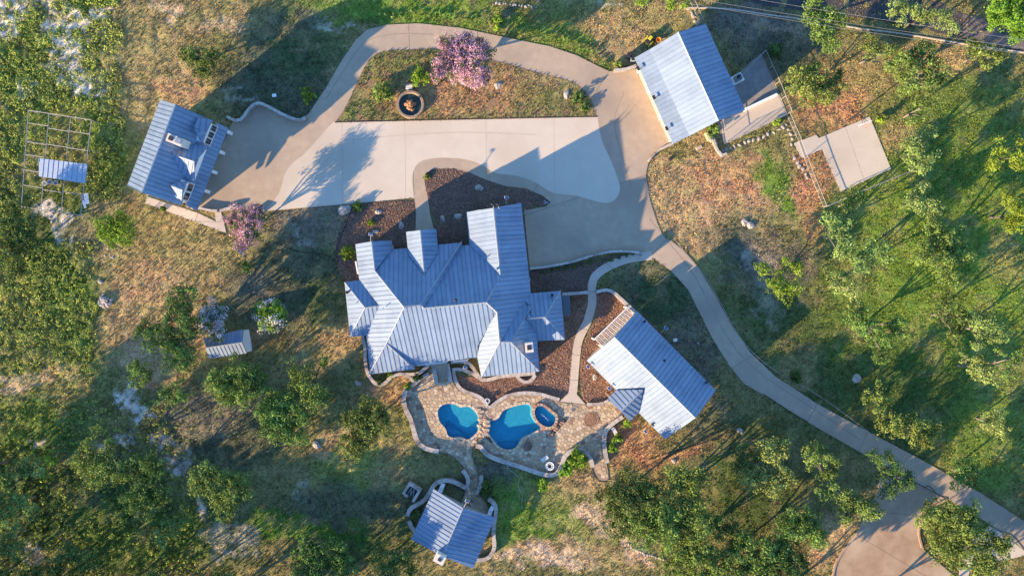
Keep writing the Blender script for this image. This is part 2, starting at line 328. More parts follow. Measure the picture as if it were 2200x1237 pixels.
def pave(name, poly_px, z, th, m, cuts=(), parent=None, pname='slab', **k):
    pts = [tuple(W(*p)[:2]) for p in poly_px]
    polys = [pts]
    for (x1, y1, x2, y2) in cuts:
        a = W(x1, y1); b = W(x2, y2); t = (b-a).normalized(); nx, ny = -t.y, t.x; c = nx*a.x+ny*a.y
        new = []
        mid = (a+b)/2; half = (b-a).length/2+.3
        for P_ in polys:
            c1 = clip(P_, nx, ny, c-.02); c2 = clip(P_, -nx, -ny, -c-.02)
            hit = any(abs(nx*q[0]+ny*q[1]-c) < .03 and abs(t.x*(q[0]-mid.x)+t.y*(q[1]-mid.y)) < half for q in c1)
            if hit and len(c1) > 2 and len(c2) > 2 and abs(area2(c1)) > .6 and abs(area2(c2)) > .6: new += [c1, c2]
            else: new.append(P_)
        polys = new
    root = empty(name, (0, 0, 0), **k)
    b = MB(); b.prism(pts, z-th, z-.02) if cuts else None
    for P_ in polys:
        MB().prism(P_, z-th, z).build(pname, m, root) if not cuts else MB().prism(P_, z-.019, z).build(pname, m, root)
    if cuts: b.build('joint_base', M['joint'], root)
    return root

# ------------------------------------------------------------------ ground colours
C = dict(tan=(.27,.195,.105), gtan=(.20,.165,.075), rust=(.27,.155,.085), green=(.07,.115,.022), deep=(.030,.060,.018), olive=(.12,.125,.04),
         lime=(.42,.39,.355), pale=(.36,.275,.185), lawn=(.095,.155,.025), dull=(.055,.065,.045), grey=(.11,.10,.085), vivid=(.06,.13,.015))  # deep, dull: dark grass with the shade of those areas worked into the colour
PATCH = [('olive',130,250,190,420,0,1),('olive',60,700,200,260,0,1),('green',200,80,90,150,0,.8),('green',60,180,60,150,0,.7),('green',225,330,50,160,0,.8),('green',160,600,70,180,0,.8),('green',60,920,150,60,0,.8),
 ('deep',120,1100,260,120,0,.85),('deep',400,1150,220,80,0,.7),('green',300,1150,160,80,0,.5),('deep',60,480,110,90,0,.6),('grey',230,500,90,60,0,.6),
 ('lime',10,25,38,60,0,1),('lime',165,48,75,20,-10,.95),('lime',120,70,45,30,0,.7),('lime',155,125,42,50,10,.9),('lime',190,180,48,11,-8,1),('lime',110,20,40,20,0,.6),('lime',60,195,20,24,0,.5),
 ('lime',108,465,40,16,0,.8),('lime',135,500,16,34,0,.7),('lime',270,860,24,36,-20,1),('lime',300,890,34,16,0,1),('lime',255,950,26,14,0,.9),('lime',345,950,30,16,20,.9),('lime',385,990,26,34,30,.9),('lime',430,1080,10,26,0,.8),('lime',80,945,26,10,0,.8),('lime',80,1190,30,16,0,.5),('lime',500,1160,60,40,0,.35),('lime',650,1060,30,20,0,.4),
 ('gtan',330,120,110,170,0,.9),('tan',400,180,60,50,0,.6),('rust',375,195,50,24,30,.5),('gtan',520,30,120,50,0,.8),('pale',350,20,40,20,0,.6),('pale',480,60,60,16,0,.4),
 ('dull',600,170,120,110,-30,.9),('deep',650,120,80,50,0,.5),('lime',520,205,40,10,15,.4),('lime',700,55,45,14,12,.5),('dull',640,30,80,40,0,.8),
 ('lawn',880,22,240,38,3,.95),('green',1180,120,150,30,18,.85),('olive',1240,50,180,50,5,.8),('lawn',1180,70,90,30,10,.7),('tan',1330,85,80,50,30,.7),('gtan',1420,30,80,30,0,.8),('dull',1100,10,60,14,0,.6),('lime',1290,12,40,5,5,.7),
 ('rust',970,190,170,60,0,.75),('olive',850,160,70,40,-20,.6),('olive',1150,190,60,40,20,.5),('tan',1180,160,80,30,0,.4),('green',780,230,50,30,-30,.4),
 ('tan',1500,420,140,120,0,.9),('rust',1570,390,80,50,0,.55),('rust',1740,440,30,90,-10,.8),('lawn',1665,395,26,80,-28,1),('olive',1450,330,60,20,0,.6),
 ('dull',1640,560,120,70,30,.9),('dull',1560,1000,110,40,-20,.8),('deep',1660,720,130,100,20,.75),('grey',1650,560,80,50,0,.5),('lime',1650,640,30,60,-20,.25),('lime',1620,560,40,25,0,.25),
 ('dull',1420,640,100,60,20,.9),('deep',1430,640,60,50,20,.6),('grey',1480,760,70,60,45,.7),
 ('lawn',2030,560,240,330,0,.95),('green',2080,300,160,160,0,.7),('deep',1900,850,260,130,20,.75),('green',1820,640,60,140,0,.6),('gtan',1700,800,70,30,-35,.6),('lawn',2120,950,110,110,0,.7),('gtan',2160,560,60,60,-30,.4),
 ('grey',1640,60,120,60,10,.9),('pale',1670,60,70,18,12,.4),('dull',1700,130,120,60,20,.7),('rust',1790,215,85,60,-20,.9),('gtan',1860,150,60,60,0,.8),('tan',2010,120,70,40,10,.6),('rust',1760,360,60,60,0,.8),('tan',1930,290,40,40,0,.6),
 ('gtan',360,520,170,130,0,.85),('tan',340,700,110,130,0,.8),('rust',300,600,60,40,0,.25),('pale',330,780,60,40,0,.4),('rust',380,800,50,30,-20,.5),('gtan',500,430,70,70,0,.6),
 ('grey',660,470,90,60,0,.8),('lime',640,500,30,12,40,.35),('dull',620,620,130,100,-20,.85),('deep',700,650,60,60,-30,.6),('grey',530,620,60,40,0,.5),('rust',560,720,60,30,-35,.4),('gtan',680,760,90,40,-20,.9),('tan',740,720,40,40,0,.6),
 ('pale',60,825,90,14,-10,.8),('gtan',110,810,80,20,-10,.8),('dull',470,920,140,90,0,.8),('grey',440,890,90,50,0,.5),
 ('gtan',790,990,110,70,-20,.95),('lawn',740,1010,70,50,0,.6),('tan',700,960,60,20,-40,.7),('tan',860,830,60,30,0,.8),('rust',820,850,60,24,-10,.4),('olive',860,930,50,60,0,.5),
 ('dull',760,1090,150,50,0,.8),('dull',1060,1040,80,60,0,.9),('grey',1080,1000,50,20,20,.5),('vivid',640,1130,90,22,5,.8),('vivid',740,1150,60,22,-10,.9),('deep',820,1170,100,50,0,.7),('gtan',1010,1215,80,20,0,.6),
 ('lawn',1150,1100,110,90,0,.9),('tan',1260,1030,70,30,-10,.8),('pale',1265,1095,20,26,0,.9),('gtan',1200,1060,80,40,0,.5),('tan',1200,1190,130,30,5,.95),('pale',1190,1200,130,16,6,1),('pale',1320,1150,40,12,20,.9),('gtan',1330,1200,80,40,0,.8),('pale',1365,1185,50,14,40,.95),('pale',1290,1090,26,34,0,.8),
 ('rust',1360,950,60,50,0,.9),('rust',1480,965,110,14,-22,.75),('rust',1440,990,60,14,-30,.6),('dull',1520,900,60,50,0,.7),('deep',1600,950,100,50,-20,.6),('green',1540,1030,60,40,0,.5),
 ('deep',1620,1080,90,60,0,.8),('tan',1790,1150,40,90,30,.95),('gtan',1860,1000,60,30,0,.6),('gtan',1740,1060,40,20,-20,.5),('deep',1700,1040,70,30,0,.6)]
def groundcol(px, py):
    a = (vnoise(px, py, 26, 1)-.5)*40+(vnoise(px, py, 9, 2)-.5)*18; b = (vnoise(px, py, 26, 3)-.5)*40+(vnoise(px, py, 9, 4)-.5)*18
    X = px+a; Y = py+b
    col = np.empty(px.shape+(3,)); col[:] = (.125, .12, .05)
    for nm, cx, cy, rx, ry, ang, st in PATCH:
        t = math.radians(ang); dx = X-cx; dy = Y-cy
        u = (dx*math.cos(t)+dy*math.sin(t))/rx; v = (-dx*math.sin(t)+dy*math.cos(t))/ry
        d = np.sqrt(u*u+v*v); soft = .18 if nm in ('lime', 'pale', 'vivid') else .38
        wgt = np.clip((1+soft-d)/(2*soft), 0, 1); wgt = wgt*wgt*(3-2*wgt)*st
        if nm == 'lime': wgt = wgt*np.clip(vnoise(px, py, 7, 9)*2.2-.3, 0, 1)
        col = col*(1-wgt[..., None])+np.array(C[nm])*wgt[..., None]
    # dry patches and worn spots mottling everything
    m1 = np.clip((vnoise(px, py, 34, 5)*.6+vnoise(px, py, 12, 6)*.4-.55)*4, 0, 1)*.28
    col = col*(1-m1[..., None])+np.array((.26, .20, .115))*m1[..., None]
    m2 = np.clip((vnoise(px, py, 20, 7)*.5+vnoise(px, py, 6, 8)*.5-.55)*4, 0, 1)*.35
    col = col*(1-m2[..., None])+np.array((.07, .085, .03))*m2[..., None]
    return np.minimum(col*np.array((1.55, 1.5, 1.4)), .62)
def brush(px, py):                        # how much waist-high brush grows here
    X = px+(vnoise(px, py, 20, 11)-.5)*30; Y = py+(vnoise(px, py, 20, 12)-.5)*30
    edge = np.where(py < 430, 268, np.where(py < 520, 60+(520-py)*.3, 212))
    b = np.clip((edge-X)/14, 0, 1)
    b = np.where((py > 800) & (py < 860), b*.12, b)
    b = np.where(py >= 860, np.clip((430-X-(py-860)*-.2)/90, 0, 1)*.38, b)
    lime = groundcol(px, py)[..., 2] > .3
    b = np.where(lime, b*.2, b)
    pen = (px > 40) & (px < 200) & (py > 232) & (py < 470)
    return np.where(pen, b*.25, b)

# ------------------------------------------------------------------ ground sheet with relief
X0, X1, Y0, Y1, ST = -120, 2320, -80, 1320, 5.0
nx_ = int((X1-X0)/ST)+1; ny_ = int((Y1-Y0)/ST)+1
gx, gy = np.meshgrid(np.linspace(X0, X1, nx_), np.linspace(Y0, Y1, ny_))
gcol = groundcol(gx, gy); gbr = brush(gx, gy)
hardm = np.zeros(gx.shape, bool)
for p in HARD+SOFT: hardm |= inpoly(gx, gy, p)
hardm &= ~inpoly(gx, gy, ISL)
near = hardm.copy()
for d in (1, 2):
    near[d:] |= hardm[:-d]; near[:-d] |= hardm[d:]; near[:, d:] |= hardm[:, :-d]; near[:, :-d] |= hardm[:, d:]
gz = (vnoise(gx, gy, 14, 21)-.5)*.16+(vnoise(gx, gy, 7, 22)-.5)*.09
gz = gz*(1+gbr*2.2); gz = np.where(near, -.03, gz-.02)
edge_ = (gx < X0+12) | (gx > X1-12) | (gy < Y0+12) | (gy > Y1-12); gz = np.where(edge_, 0, gz)
inP = inpoly(gx, gy, PATIO)
V = np.stack([(gx-1100)*S, -(gy-618.5)*S, gz], -1).reshape(-1, 3)
idx = np.arange(nx_*ny_).reshape(ny_, nx_)
q = np.stack([idx[1:, :-1], idx[1:, 1:], idx[:-1, 1:], idx[:-1, :-1]], -1).reshape(-1, 4)
drop = (inP[1:, :-1] & inP[1:, 1:] & inP[:-1, 1:] & inP[:-1, :-1]).reshape(-1)
q = q[~drop]
def fast(name, V, F, m, col=None, parent=None, smooth_=False, **k):
    me = bpy.data.meshes.new(name); V = np.ascontiguousarray(V, np.float32); nf, ns = F.shape
    me.vertices.add(len(V)); me.vertices.foreach_set('co', V.ravel())
    me.loops.add(nf*ns); me.loops.foreach_set('vertex_index', np.ascontiguousarray(F, np.int32).ravel())
    me.polygons.add(nf); me.polygons.foreach_set('loop_start', np.arange(0, nf*ns, ns, dtype=np.int32))
    me.polygons.foreach_set('loop_total', np.full(nf, ns, np.int32))
    if smooth_: me.polygons.foreach_set('use_smooth', np.ones(nf, bool))
    if col is not None:
        a = me.color_attributes.new('Col', 'FLOAT_COLOR', 'POINT')
        a.data.foreach_set('color', np.concatenate([col, np.ones((len(col), 1))], 1).astype(np.float32).ravel())
    me.update(calc_edges=True); me.materials.append(m)
    o = bpy.data.objects.new(name, me); COL.objects.link(o)
    if parent is not None: o.parent = parent
    return tag(o, **k)
M['ground'] = attrmat('mixed_grass_and_soil', .10, 5.0)
M['tuft'] = attrmat('grass_blades', 0, 0, fine=False)
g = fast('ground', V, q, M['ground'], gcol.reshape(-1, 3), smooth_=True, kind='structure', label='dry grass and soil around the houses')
gxw0, gxw1, gyw0, gyw1 = (X0-1100)*S, (gx[0, -1]-1100)*S, -(Y1-618.5)*S, -(Y0-618.5)*S
B_ = 900
vv = [(-B_,-B_,0),(B_,-B_,0),(B_,B_,0),(-B_,B_,0),(gxw0,gyw0,0),(gxw1,gyw0,0),(gxw1,gyw1,0),(gxw0,gyw1,0)]
far = fast('far_ground', np.array(vv), np.array([(0,1,5,4),(1,2,6,5),(2,3,7,6),(3,0,4,7)]), M['ground'], np.tile([(.19,.18,.08)], (8, 1)), kind='structure')

# ------------------------------------------------------------------ paving
pave('driveway', DR, .06, .2, M['conc_old'], kind='structure', label='weathered tan concrete driveway',
     cuts=[(640,300,656,335),(515,320,560,392),(755,180,790,200),(878,45,880,110),(1025,60,1030,120),(1285,190,1310,150),(1290,275,1372,225),(1340,392,1400,372),(1390,560,1432,512),(1575,790,1625,757),(1735,905,1756,865),(1845,970,1863,925),(1935,1020,1950,970),(1215,425,1395,330)][:13])
# island: a raised bed of grass lying inside the loop
iw = [tuple(W(*p)[:2]) for p in ISL]
ix, iy = np.meshgrid(np.linspace(715, 1290, 150), np.linspace(100, 268, 60))
tri = []
im = inpoly(ix, iy, ISL); iid = np.arange(ix.size).reshape(ix.shape)
icol = groundcol(ix, iy)
iz = .08+(vnoise(ix, iy, 10, 31)-.5)*.05+(vnoise(ix, iy, 5, 32)-.5)*.03
ok = im[1:, :-1] & im[1:, 1:] & im[:-1, 1:] & im[:-1, :-1]
fq = np.stack([iid[1:, :-1], iid[1:, 1:], iid[:-1, 1:], iid[:-1, :-1]], -1)[ok]
# soil skirt following the exact outline
sk = MB().prism(iw, .0, .068)
isl = mk('island_bed', sk.v, sk.f, mat('island_soil', (.19,.125,.07), (.26,.17,.095), 3, bump=.05, bscale=8, coords='World'), kind='structure', label='brown grass island inside the driveway loop')
used = np.unique(fq); remap = np.full(ix.size, -1); remap[used] = np.arange(len(used))
Vi = np.stack([(ix-1100)*S, -(iy-618.5)*S, iz], -1).reshape(-1, 3)[used]
fast('island_grass', Vi, remap[fq], M['ground'], icol.reshape(-1, 3)[used], smooth_=True, parent=isl, kind='stuff')
pave('parking_pad', PAD, .066, .05, M['conc_new'], kind='structure', label='pale new concrete parking pad',
     cuts=[(1044,255,1044,360),(700,262,886,400),(860,256,886,372),(1180,252,1180,405),(716,345,890,345)][:0]+[(1044,252,1045,355),(870,258,872,430),(1190,252,1192,412),(735,262,737,440)])
pave('parking_plaza', PLAZA, .05, .2, M['conc_brown'], kind='structure', label='brown stained concrete court in the lower right corner', cuts=[(1835,1145,1990,1237),(1900,1100,1985,1108)])
pave('side_slab', PADR, .054, .2, M['conc_new'], kind='structure')
pave('garage_path', GPATH, .05, .2, M['conc_path'], kind='structure', label='narrow concrete path behind the dormered garage', cuts=[(350,450,357,434),(420,475,426,456),(461,476,478,476)])
pave('garden_walk', WALK, .062, .2, M['conc_path'], kind='structure', label='curved pale concrete walk to the pool terrace', cuts=[(1255,625,1290,627),(1225,760,1260,765),(1220,700,1280,712),(1300,562,1318,580),(1215,815,1260,817)])
pave('sports_slab', COURT, .05, .2, M['conc_new'], kind='structure', label='square concrete basketball slab with a short path', cuts=[(1815,270,1858,392)])
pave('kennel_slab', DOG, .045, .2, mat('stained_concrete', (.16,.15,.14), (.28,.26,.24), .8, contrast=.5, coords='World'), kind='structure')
pave('terrace_slab', DECK2, .052, .2, M['conc_path'], kind='structure')
for nm, P_, lab in BEDS:
    b = MB().prism([tuple(W(*p)[:2]) for p in smooth(P_, 2, True)], -.1, .03)
    b.build('mulch_bed', M[nm], kind='structure', label=lab)
# roads beyond the fence
MB().prism([tuple(W(*p)[:2]) for p in [(1545,-60),(1560,-10),(1640,12),(1760,28),(1900,45),(2010,70),(2200,112),(2330,140),(2330,90),(2200,65),(2090,40),(1990,-10),(1980,-70)]], -.1, .04).build('road', M['asphalt'], kind='structure', label='dark road along the upper right edge')
MB().prism([tuple(W(*p)[:2]) for p in [(2068,32),(2112,40),(2128,62),(2200,92),(2200,108),(2130,98),(2070,82)]], .0, .046).build('road_patch', M['asphalt_old'], kind='structure')
cb = smooth([(1470,18),(1560,20),(1650,33),(1732,44),(1850,63),(1920,71),(2007,85),(2100,100),(2200,114),(2320,135)], 3)
rp = [tuple(W(*p)[:2]) for p in ribbon(cb, 2.2)]
MB().prism(rp, -.05, .16).build('road_kerb', M['conc_path'], label='thin pale kerb following the upper right road', cat='kerb')
pc = smooth([(1858,1106),(1842,1142),(1812,1180),(1794,1212),(1788,1240)], 4)
MB().prism([tuple(W(*p)[:2]) for p in ribbon(pc, 4)], -.05, .17).build('court_kerb', M['conc_brown'], label='curved kerb on the left of the brown concrete court', cat='kerb')
pc = smooth([(2033,1072),(2008,1084),(1988,1104),(1973,1138),(1980,1175)], 4)
MB().prism([tuple(W(*p)[:2]) for p in ribbon(pc, 4)], -.05, .17).build('court_kerb', M['conc_brown'], label='curved kerb on the right of the brown court under the big oak', cat='kerb')
for k, pc in enumerate([[(720,263),(860,259),(1000,256),(1140,253),(1283,251)]]):
    MB().prism([tuple(W(*p)[:2]) for p in ribbon(pc, 2.2)], 0, .10).build('bed_edging', M['dark'], label='thin dark edging between island grass and pale pad', cat='edging')
for lab, pc in [('steel edging around the cabin mulch bed, nearer the roof', [(1305,1030),(1345,1012),(1400,985),(1460,965),(1540,940),(1600,895)]),
                ('steel edging running from the patio tip to the driveway', [(1272,1005),(1278,1022),(1293,1034),(1340,1025),(1400,995),(1480,960),(1560,920)]),
                ('steel edging left of the house shrubs', [(760,440),(740,490),(722,540),(728,565)]),
                ('dark edging through the lawn left of the house', [(590,520),(640,540),(700,548),(725,568)]),
                ('dark hose line across the dry grass at far left', [(160,785),(200,755),(245,717)]),
                ('black cable wandering along the driveway edge', [(1640,846),(1680,872),(1720,897),(1735,905)]),
                ('black cable across the drive junction', [(1962,1032),(1985,1045),(1995,1043),(2015,1062),(2036,1068)]),
                ('black cable beside the lower right slab', [(2125,1128),(2150,1140),(2175,1150),(2200,1180)])]:
    c = [W(*p)+Vector((0, 0, .085)) for p in smooth(pc, 5)]
    MB().tube(c, .035, 5).build('edging' if 'edging' in lab else 'cable', M['black'], label=lab, cat='edging' if 'edging' in lab else 'cable')

M['film'] = mat('tyre_grime', (.235, .19, .145), (.33, .265, .195), 1.2, coords='World', contrast=.5)
M['film2'] = mat('pad_grime', (.40, .34, .265), (.49, .43, .34), 1.2, coords='World', contrast=.5)
for k, (pc, m_, wd, lab) in enumerate([([(1395,470),(1440,525),(1490,590),(1530,665),(1570,735),(1625,795),(1720,860),(1850,945)], 'film', 2.2, 'left faint wheel track on the long drive'),
        ([(1405,445),(1455,522),(1510,588),(1550,655),(1590,725),(1650,785),(1760,850),(1870,930)], 'film', 2.0, 'right faint wheel track on the long drive'),
        ([(1340,200),(1320,260),(1335,330),(1355,400)], 'film', 2.2, 'faint wheel track before the workshop'),
        ([(700,215),(740,150),(785,92),(850,74),(930,75)], 'film', 2.0, 'faint wheel track on the loop drive'),
        ([(760,300),(880,290),(1000,285),(1150,290)], 'film2', 2.5, 'faint wheel track along the pale pad')]):
    pc = smooth(pc, 6); pts = [tuple(W(*p)[:2]) for p in ribbon(pc, wd)]
    MB().prism(pts, .062, .0705 if m_ == 'film2' else .0645).build('wheel_track', M[m_], kind='structure', label=lab)
# ------------------------------------------------------------------ flagstone patio and pools
def sheet_with_holes(outer, holes, z):
    loops = [[Vector((*W(*p)[:2], z)) for p in l] for l in [outer]+holes]
    flat = [v for l in loops for v in l]
    return flat, [tuple(t) for t in tessellate_polygon(loops)]
PZ = .05
fv, ff = sheet_with_holes(PATIO, [POOL1, POOL2, SPA], PZ)
patio = mk('patio', fv, ff, M['mortar'], kind='structure', label='tan flagstone terrace around the pools')
def voronoi(pts, R):
    cells = []
    P = np.array(pts)
    for i, p in enumerate(P):
        d = np.linalg.norm(P-p, axis=1); nb = np.where((d > 0) & (d < R*3.2))[0]
        poly = [(p[0]-R, p[1]-R), (p[0]+R, p[1]-R), (p[0]+R, p[1]+R), (p[0]-R, p[1]+R)]
        for j in nb[np.argsort(d[nb])][:16]:
            qv = P[j]; nx, ny = qv-p; c = (qv@qv-p@p)/2
            poly = clip(poly, nx, ny, c)
            if len(poly) < 3: break
        cells.append(poly)
    return cells
seeds = []
sarr = np.zeros((4000, 2)); ns0 = 0
for tries in range(30000):
    x, y = random.uniform(862, 1345), random.uniform(782, 1145)
    r = random.choice((5.2, 6.5, 7.6, 8.6))
    if ns0 == 0 or ((sarr[:ns0, 0]-x)**2+((sarr[:ns0, 1]-y)*1.15)**2).min() > r*r:
        sarr[ns0] = (x, y); ns0 += 1; seeds.append((x, y))
    if ns0 > 3900: break
cells = voronoi(seeds, 14)
bad_polys = [POOL1, POOL2, SPAO]
stones = []
for c in cells:
    if len(c) < 3: continue
    cx = sum(p[0] for p in c)/len(c); cy = sum(p[1] for p in c)/len(c)
    L = math.sqrt(abs(area2(c))/2); f = max(.5, 1-.85/max(L, 2))
    c = [(cx+(p[0]-cx)*f, cy+(p[1]-cy)*f) for p in c]
    ax = np.array([p[0] for p in c]); ay = np.array([p[1] for p in c])
    if not inpoly(ax, ay, PATIO).all(): continue
    if any(inpoly(ax, ay, b).any() for b in bad_polys): continue
    if (cx-1270)**2+(cy-900)**2 < 17**2 or ((cx-1134)/11)**2+((cy-958)/12)**2 < 1: continue
    stones.append((L, c))
stones.sort(key=lambda s: -s[0])
rest = [MB() for _ in FL]
for i, (L, c) in enumerate(stones):
    P_ = [tuple(W(*p)[:2]) for p in c]; z = PZ+random.uniform(.02, .035)
    k = random.choices(range(7), [5, 4, 3, 3, 1.2, 2, 2])[0]
    if i < 290: MB().prism(P_, PZ-.02, z).build('flagstone', M['flag'][k], patio)
    else: rest[k].prism(P_, PZ-.02, z)
for k, b in enumerate(rest):
    if b.v: b.build('flagstone', M['flag'][k], patio, kind='stuff')
def basin(name, poly, depth, label, water=-.08, top=PZ):
    c = W(sum(p[0] for p in poly)/len(poly), sum(p[1] for p in poly)/len(poly))
    root = empty(name, (c.x, c.y, 0), label=label, cat='pool' if 'spa' not in name else 'spa')
    pw = [tuple(W(*p)[:2]) for p in poly]
    if area2(pw) < 0: pw = pw[::-1]
    nn = len(pw); rings = [(1.0, top), (1.0, -depth*.75), (.93, -depth)]
    V = []; F = []
    for f, z in rings: V += [(c.x+(p[0]-c.x)*f, c.y+(p[1]-c.y)*f, z) for p in pw]
    for r in range(len(rings)-1):
        F += [(r*nn+i, (r+1)*nn+i, (r+1)*nn+(i+1) % nn, r*nn+(i+1) % nn) for i in range(nn)]
    F.append(tuple(range(2*nn, 3*nn)))
    mk('basin', V, F, M['poolshell'], root)
    mk('water_surface', [(p[0], p[1], water) for p in pw], [tuple(range(nn))], M['water'], root)
    return root, c, pw
def coping(root, poly, m, n0, width=5.0, z0=PZ, z1=PZ+.06, skip=None):
    P = [np.array(p) for p in poly]; per = [0]
    for i in range(len(P)): per.append(per[-1]+np.linalg.norm(P[(i+1) % len(P)]-P[i]))
    def at(s):
        s %= per[-1]
        for i in range(len(P)):
            if per[i+1] >= s:
                t = (s-per[i])/(per[i+1]-per[i]+1e-9); return P[i]*(1-t)+P[(i+1) % len(P)]*t
    n = int(per[-1]/n0); sgn = 1 if area2(poly) < 0 else -1
    for k in range(n):
        s0 = per[-1]*k/n+.6; s1 = per[-1]*(k+1)/n-.2; a = at(s0); b = at(s1); mid = at((s0+s1)/2)
        if skip and skip(mid): continue
        t = (b-a)/np.linalg.norm(b-a); nn = np.array((-t[1], t[0]))*sgn
        wd = width*random.uniform(.85, 1.15)
        q4 = [a-nn*.6, mid-nn*.6, b-nn*.6, b+nn*wd, a+nn*wd]
        MB().prism([tuple(W(*p)[:2]) for p in q4], z0-.03, z1+random.uniform(-.01, .01)).build('coping_stone', m if not isinstance(m, list) else random.choice(m), root)
r1, c1, pw1 = basin('swimming_pool', POOL1, .45, 'left freeform swimming pool with blue water')
coping(r1, POOL1, [M['flag'][0], M['flag'][2], M['flag'][5]], 9, 5)
# curved steps at the lower left of the pool
for k in range(3):
    st_ = smooth([(958,922),(962,935),(974,940),(990,939),(1000,944),(1003-6*k,936-5*k),(985-3*k,928-5*k),(972,922-5*k),(962,914-4*k)], 3, True)
    MB().prism([tuple(W(*p)[:2]) for p in st_], -.44, -.17-.08*k).build('pool_step', M['poolstep'], r1)
r2, c2, pw2 = basin('swimming_pool', POOL2, .55, 'right, larger swimming pool with the raised spa at its corner')
coping(r2, POOL2, [M['flag'][0], M['flag'][2], M['flag'][5]], 9, 5, skip=lambda p: (p[0] > 1138 and p[1] < 925) or (p[0] < 1056 and 903 < p[1] < 935))
st_ = smooth([(1068,955),(1085,965),(1102,963),(1112,955),(1100,950),(1085,951)], 4, True)
MB().prism([tuple(W(*p)[:2]) for p in st_], -.54, -.3).build('pool_step', M['poolstep'], r2)
# spa: raised ring wall, bench, jets
rs, cs, pws = basin('spa', SPA, .12, 'small kidney shaped spa raised beside the larger pool', water=.27, top=.33)
so = [tuple(W(*p)[:2]) for p in SPAO]; ns = len(pws)
so2 = so if area2(so) > 0 else so[::-1]
ringV = [(p[0], p[1], .33) for p in pws]+[(p[0], p[1], .33) for p in so2]+[(p[0], p[1], PZ) for p in so2]
ringF = [(i, ns+i, ns+(i+1) % ns, (i+1) % ns) for i in range(ns)]+[(ns+i, 2*ns+i, 2*ns+(i+1) % ns, ns+(i+1) % ns) for i in range(ns)]
mk('spa_wall', ringV, ringF, M['brick'], rs)
coping(rs, SPA, [M['brick'], M['flag'][0], M['flag'][3], M['brick']], 6, 5.0, z0=.33, z1=.38)
bn = smooth([(1151,884),(1156,876),(1160,888),(1168,900),(1180,906),(1188,907),(1182,913),(1172,913),(1161,906),(1153,897)], 3, True)
MB().prism([tuple(W(*p)[:2]) for p in bn], -.4, .0).build('spa_bench', M['poolstep'], rs)
for k in range(6):
    c = W(1164+k*2.6, 889+k*2.3+(.8 if k % 2 else 0)); MB().lathe((c.x, c.y, .272), [(0, 0), (.035, .005), (.045, 0)], 6).build('bubble_jet', M['white'], rs)
# rock bridge between the pools
rb_ = empty('rock_spillway', W(1040, 918), label='reddish flat stones bridging the two pools', cat='rock bridge')
for k in range(26):
    x = 1033+random.uniform(-3, 11); y = 893+k*1.75+random.uniform(-2, 2)
    MB().rock(W(x, y)+Vector((0, 0, .06)), random.uniform(.16, .3), .5, 1.3, k, 7).build('stone', random.choice([M['brick'], M['brick'], M['flag'][0], M['flag'][3]]), rb_)
for k, (x, y) in enumerate([(1047,905),(1048,914),(1046,923),(1044,932),(1031,892),(1035,884),(1028,880)]):
    p = W(x, y, .1); MB().box((p.x, p.y, .12), (.62, .34, .14), random.uniform(-.3, .3)).build('step_stone', M['flag'][3], rb_)
for k in range(12):
    a = math.radians(200+k*14); p = W(1039+17*math.cos(a), 944+14*math.sin(a)+8, .1)
    MB().box((p.x, p.y, .1), (.38, .3, .12), -a+math.pi/2).build('edge_stone', random.choice([M['brick'], M['flag'][0]]), rb_)

# ------------------------------------------------------------------ stone walls with coping stones
def stone_wall(pts, wd, h, label, closed=False, m=None, z0=0, step=.62):
    c = [W(*p, h) for p in smooth(pts, 6)]
    root = empty('stone_wall', (c[0].x, c[0].y, 0), label=label, cat='wall')
    # core
    L = []; R_ = []
    for i in range(len(c)):
        t = (c[min(i+1, len(c)-1)]-c[max(i-1, 0)]).normalized(); nn = Vector((-t.y, t.x, 0))*(wd*.46)
        L.append(c[i]+nn); R_.append(c[i]-nn)
    V = []; F = []; n_ = len(c)
    for arr, z in ((L, z0-.1), (L, h-.02), (R_, h-.02), (R_, z0-.1)): V += [(p.x, p.y, z) for p in arr]
    for r in range(3): F += [(r*n_+i, r*n_+i+1, (r+1)*n_+i+1, (r+1)*n_+i) for i in range(n_-1)]
    F += [(0, n_, 2*n_, 3*n_), (n_-1, 4*n_-1, 3*n_-1, 2*n_-1)]
    mk('wall_core', V, F, M['stonewall'], root)
    d = [0]
    for i in range(n_-1): d.append(d[-1]+(c[i+1]-c[i]).length)
    ns_ = max(1, int(d[-1]/step))
    def at(s):
        for i in range(n_-1):
            if d[i+1] >= s-1e-6:
                t = (s-d[i])/(d[i+1]-d[i]+1e-9); return c[i].lerp(c[i+1], t), (c[i+1]-c[i]).normalized()
        return c[-1], (c[-1]-c[-2]).normalized()
    for k in range(ns_):
        s0 = d[-1]*k/ns_+.012; s1 = d[-1]*(k+1)/ns_-.012
        (a, ta), (b, tb) = at(s0), at(s1)
        na = Vector((-ta.y, ta.x, 0))*wd/2*random.uniform(.94, 1.08); nb_ = Vector((-tb.y, tb.x, 0))*wd/2*random.uniform(.94, 1.08)
        P_ = [tuple((a+na)[:2]), tuple((a-na)[:2]), tuple((b-nb_)[:2]), tuple((b+nb_)[:2])]
        MB().prism(P_, h-.015, h+.07+random.uniform(-.015, .015)).build('coping_stone', m or M['stone'], root)
    return root
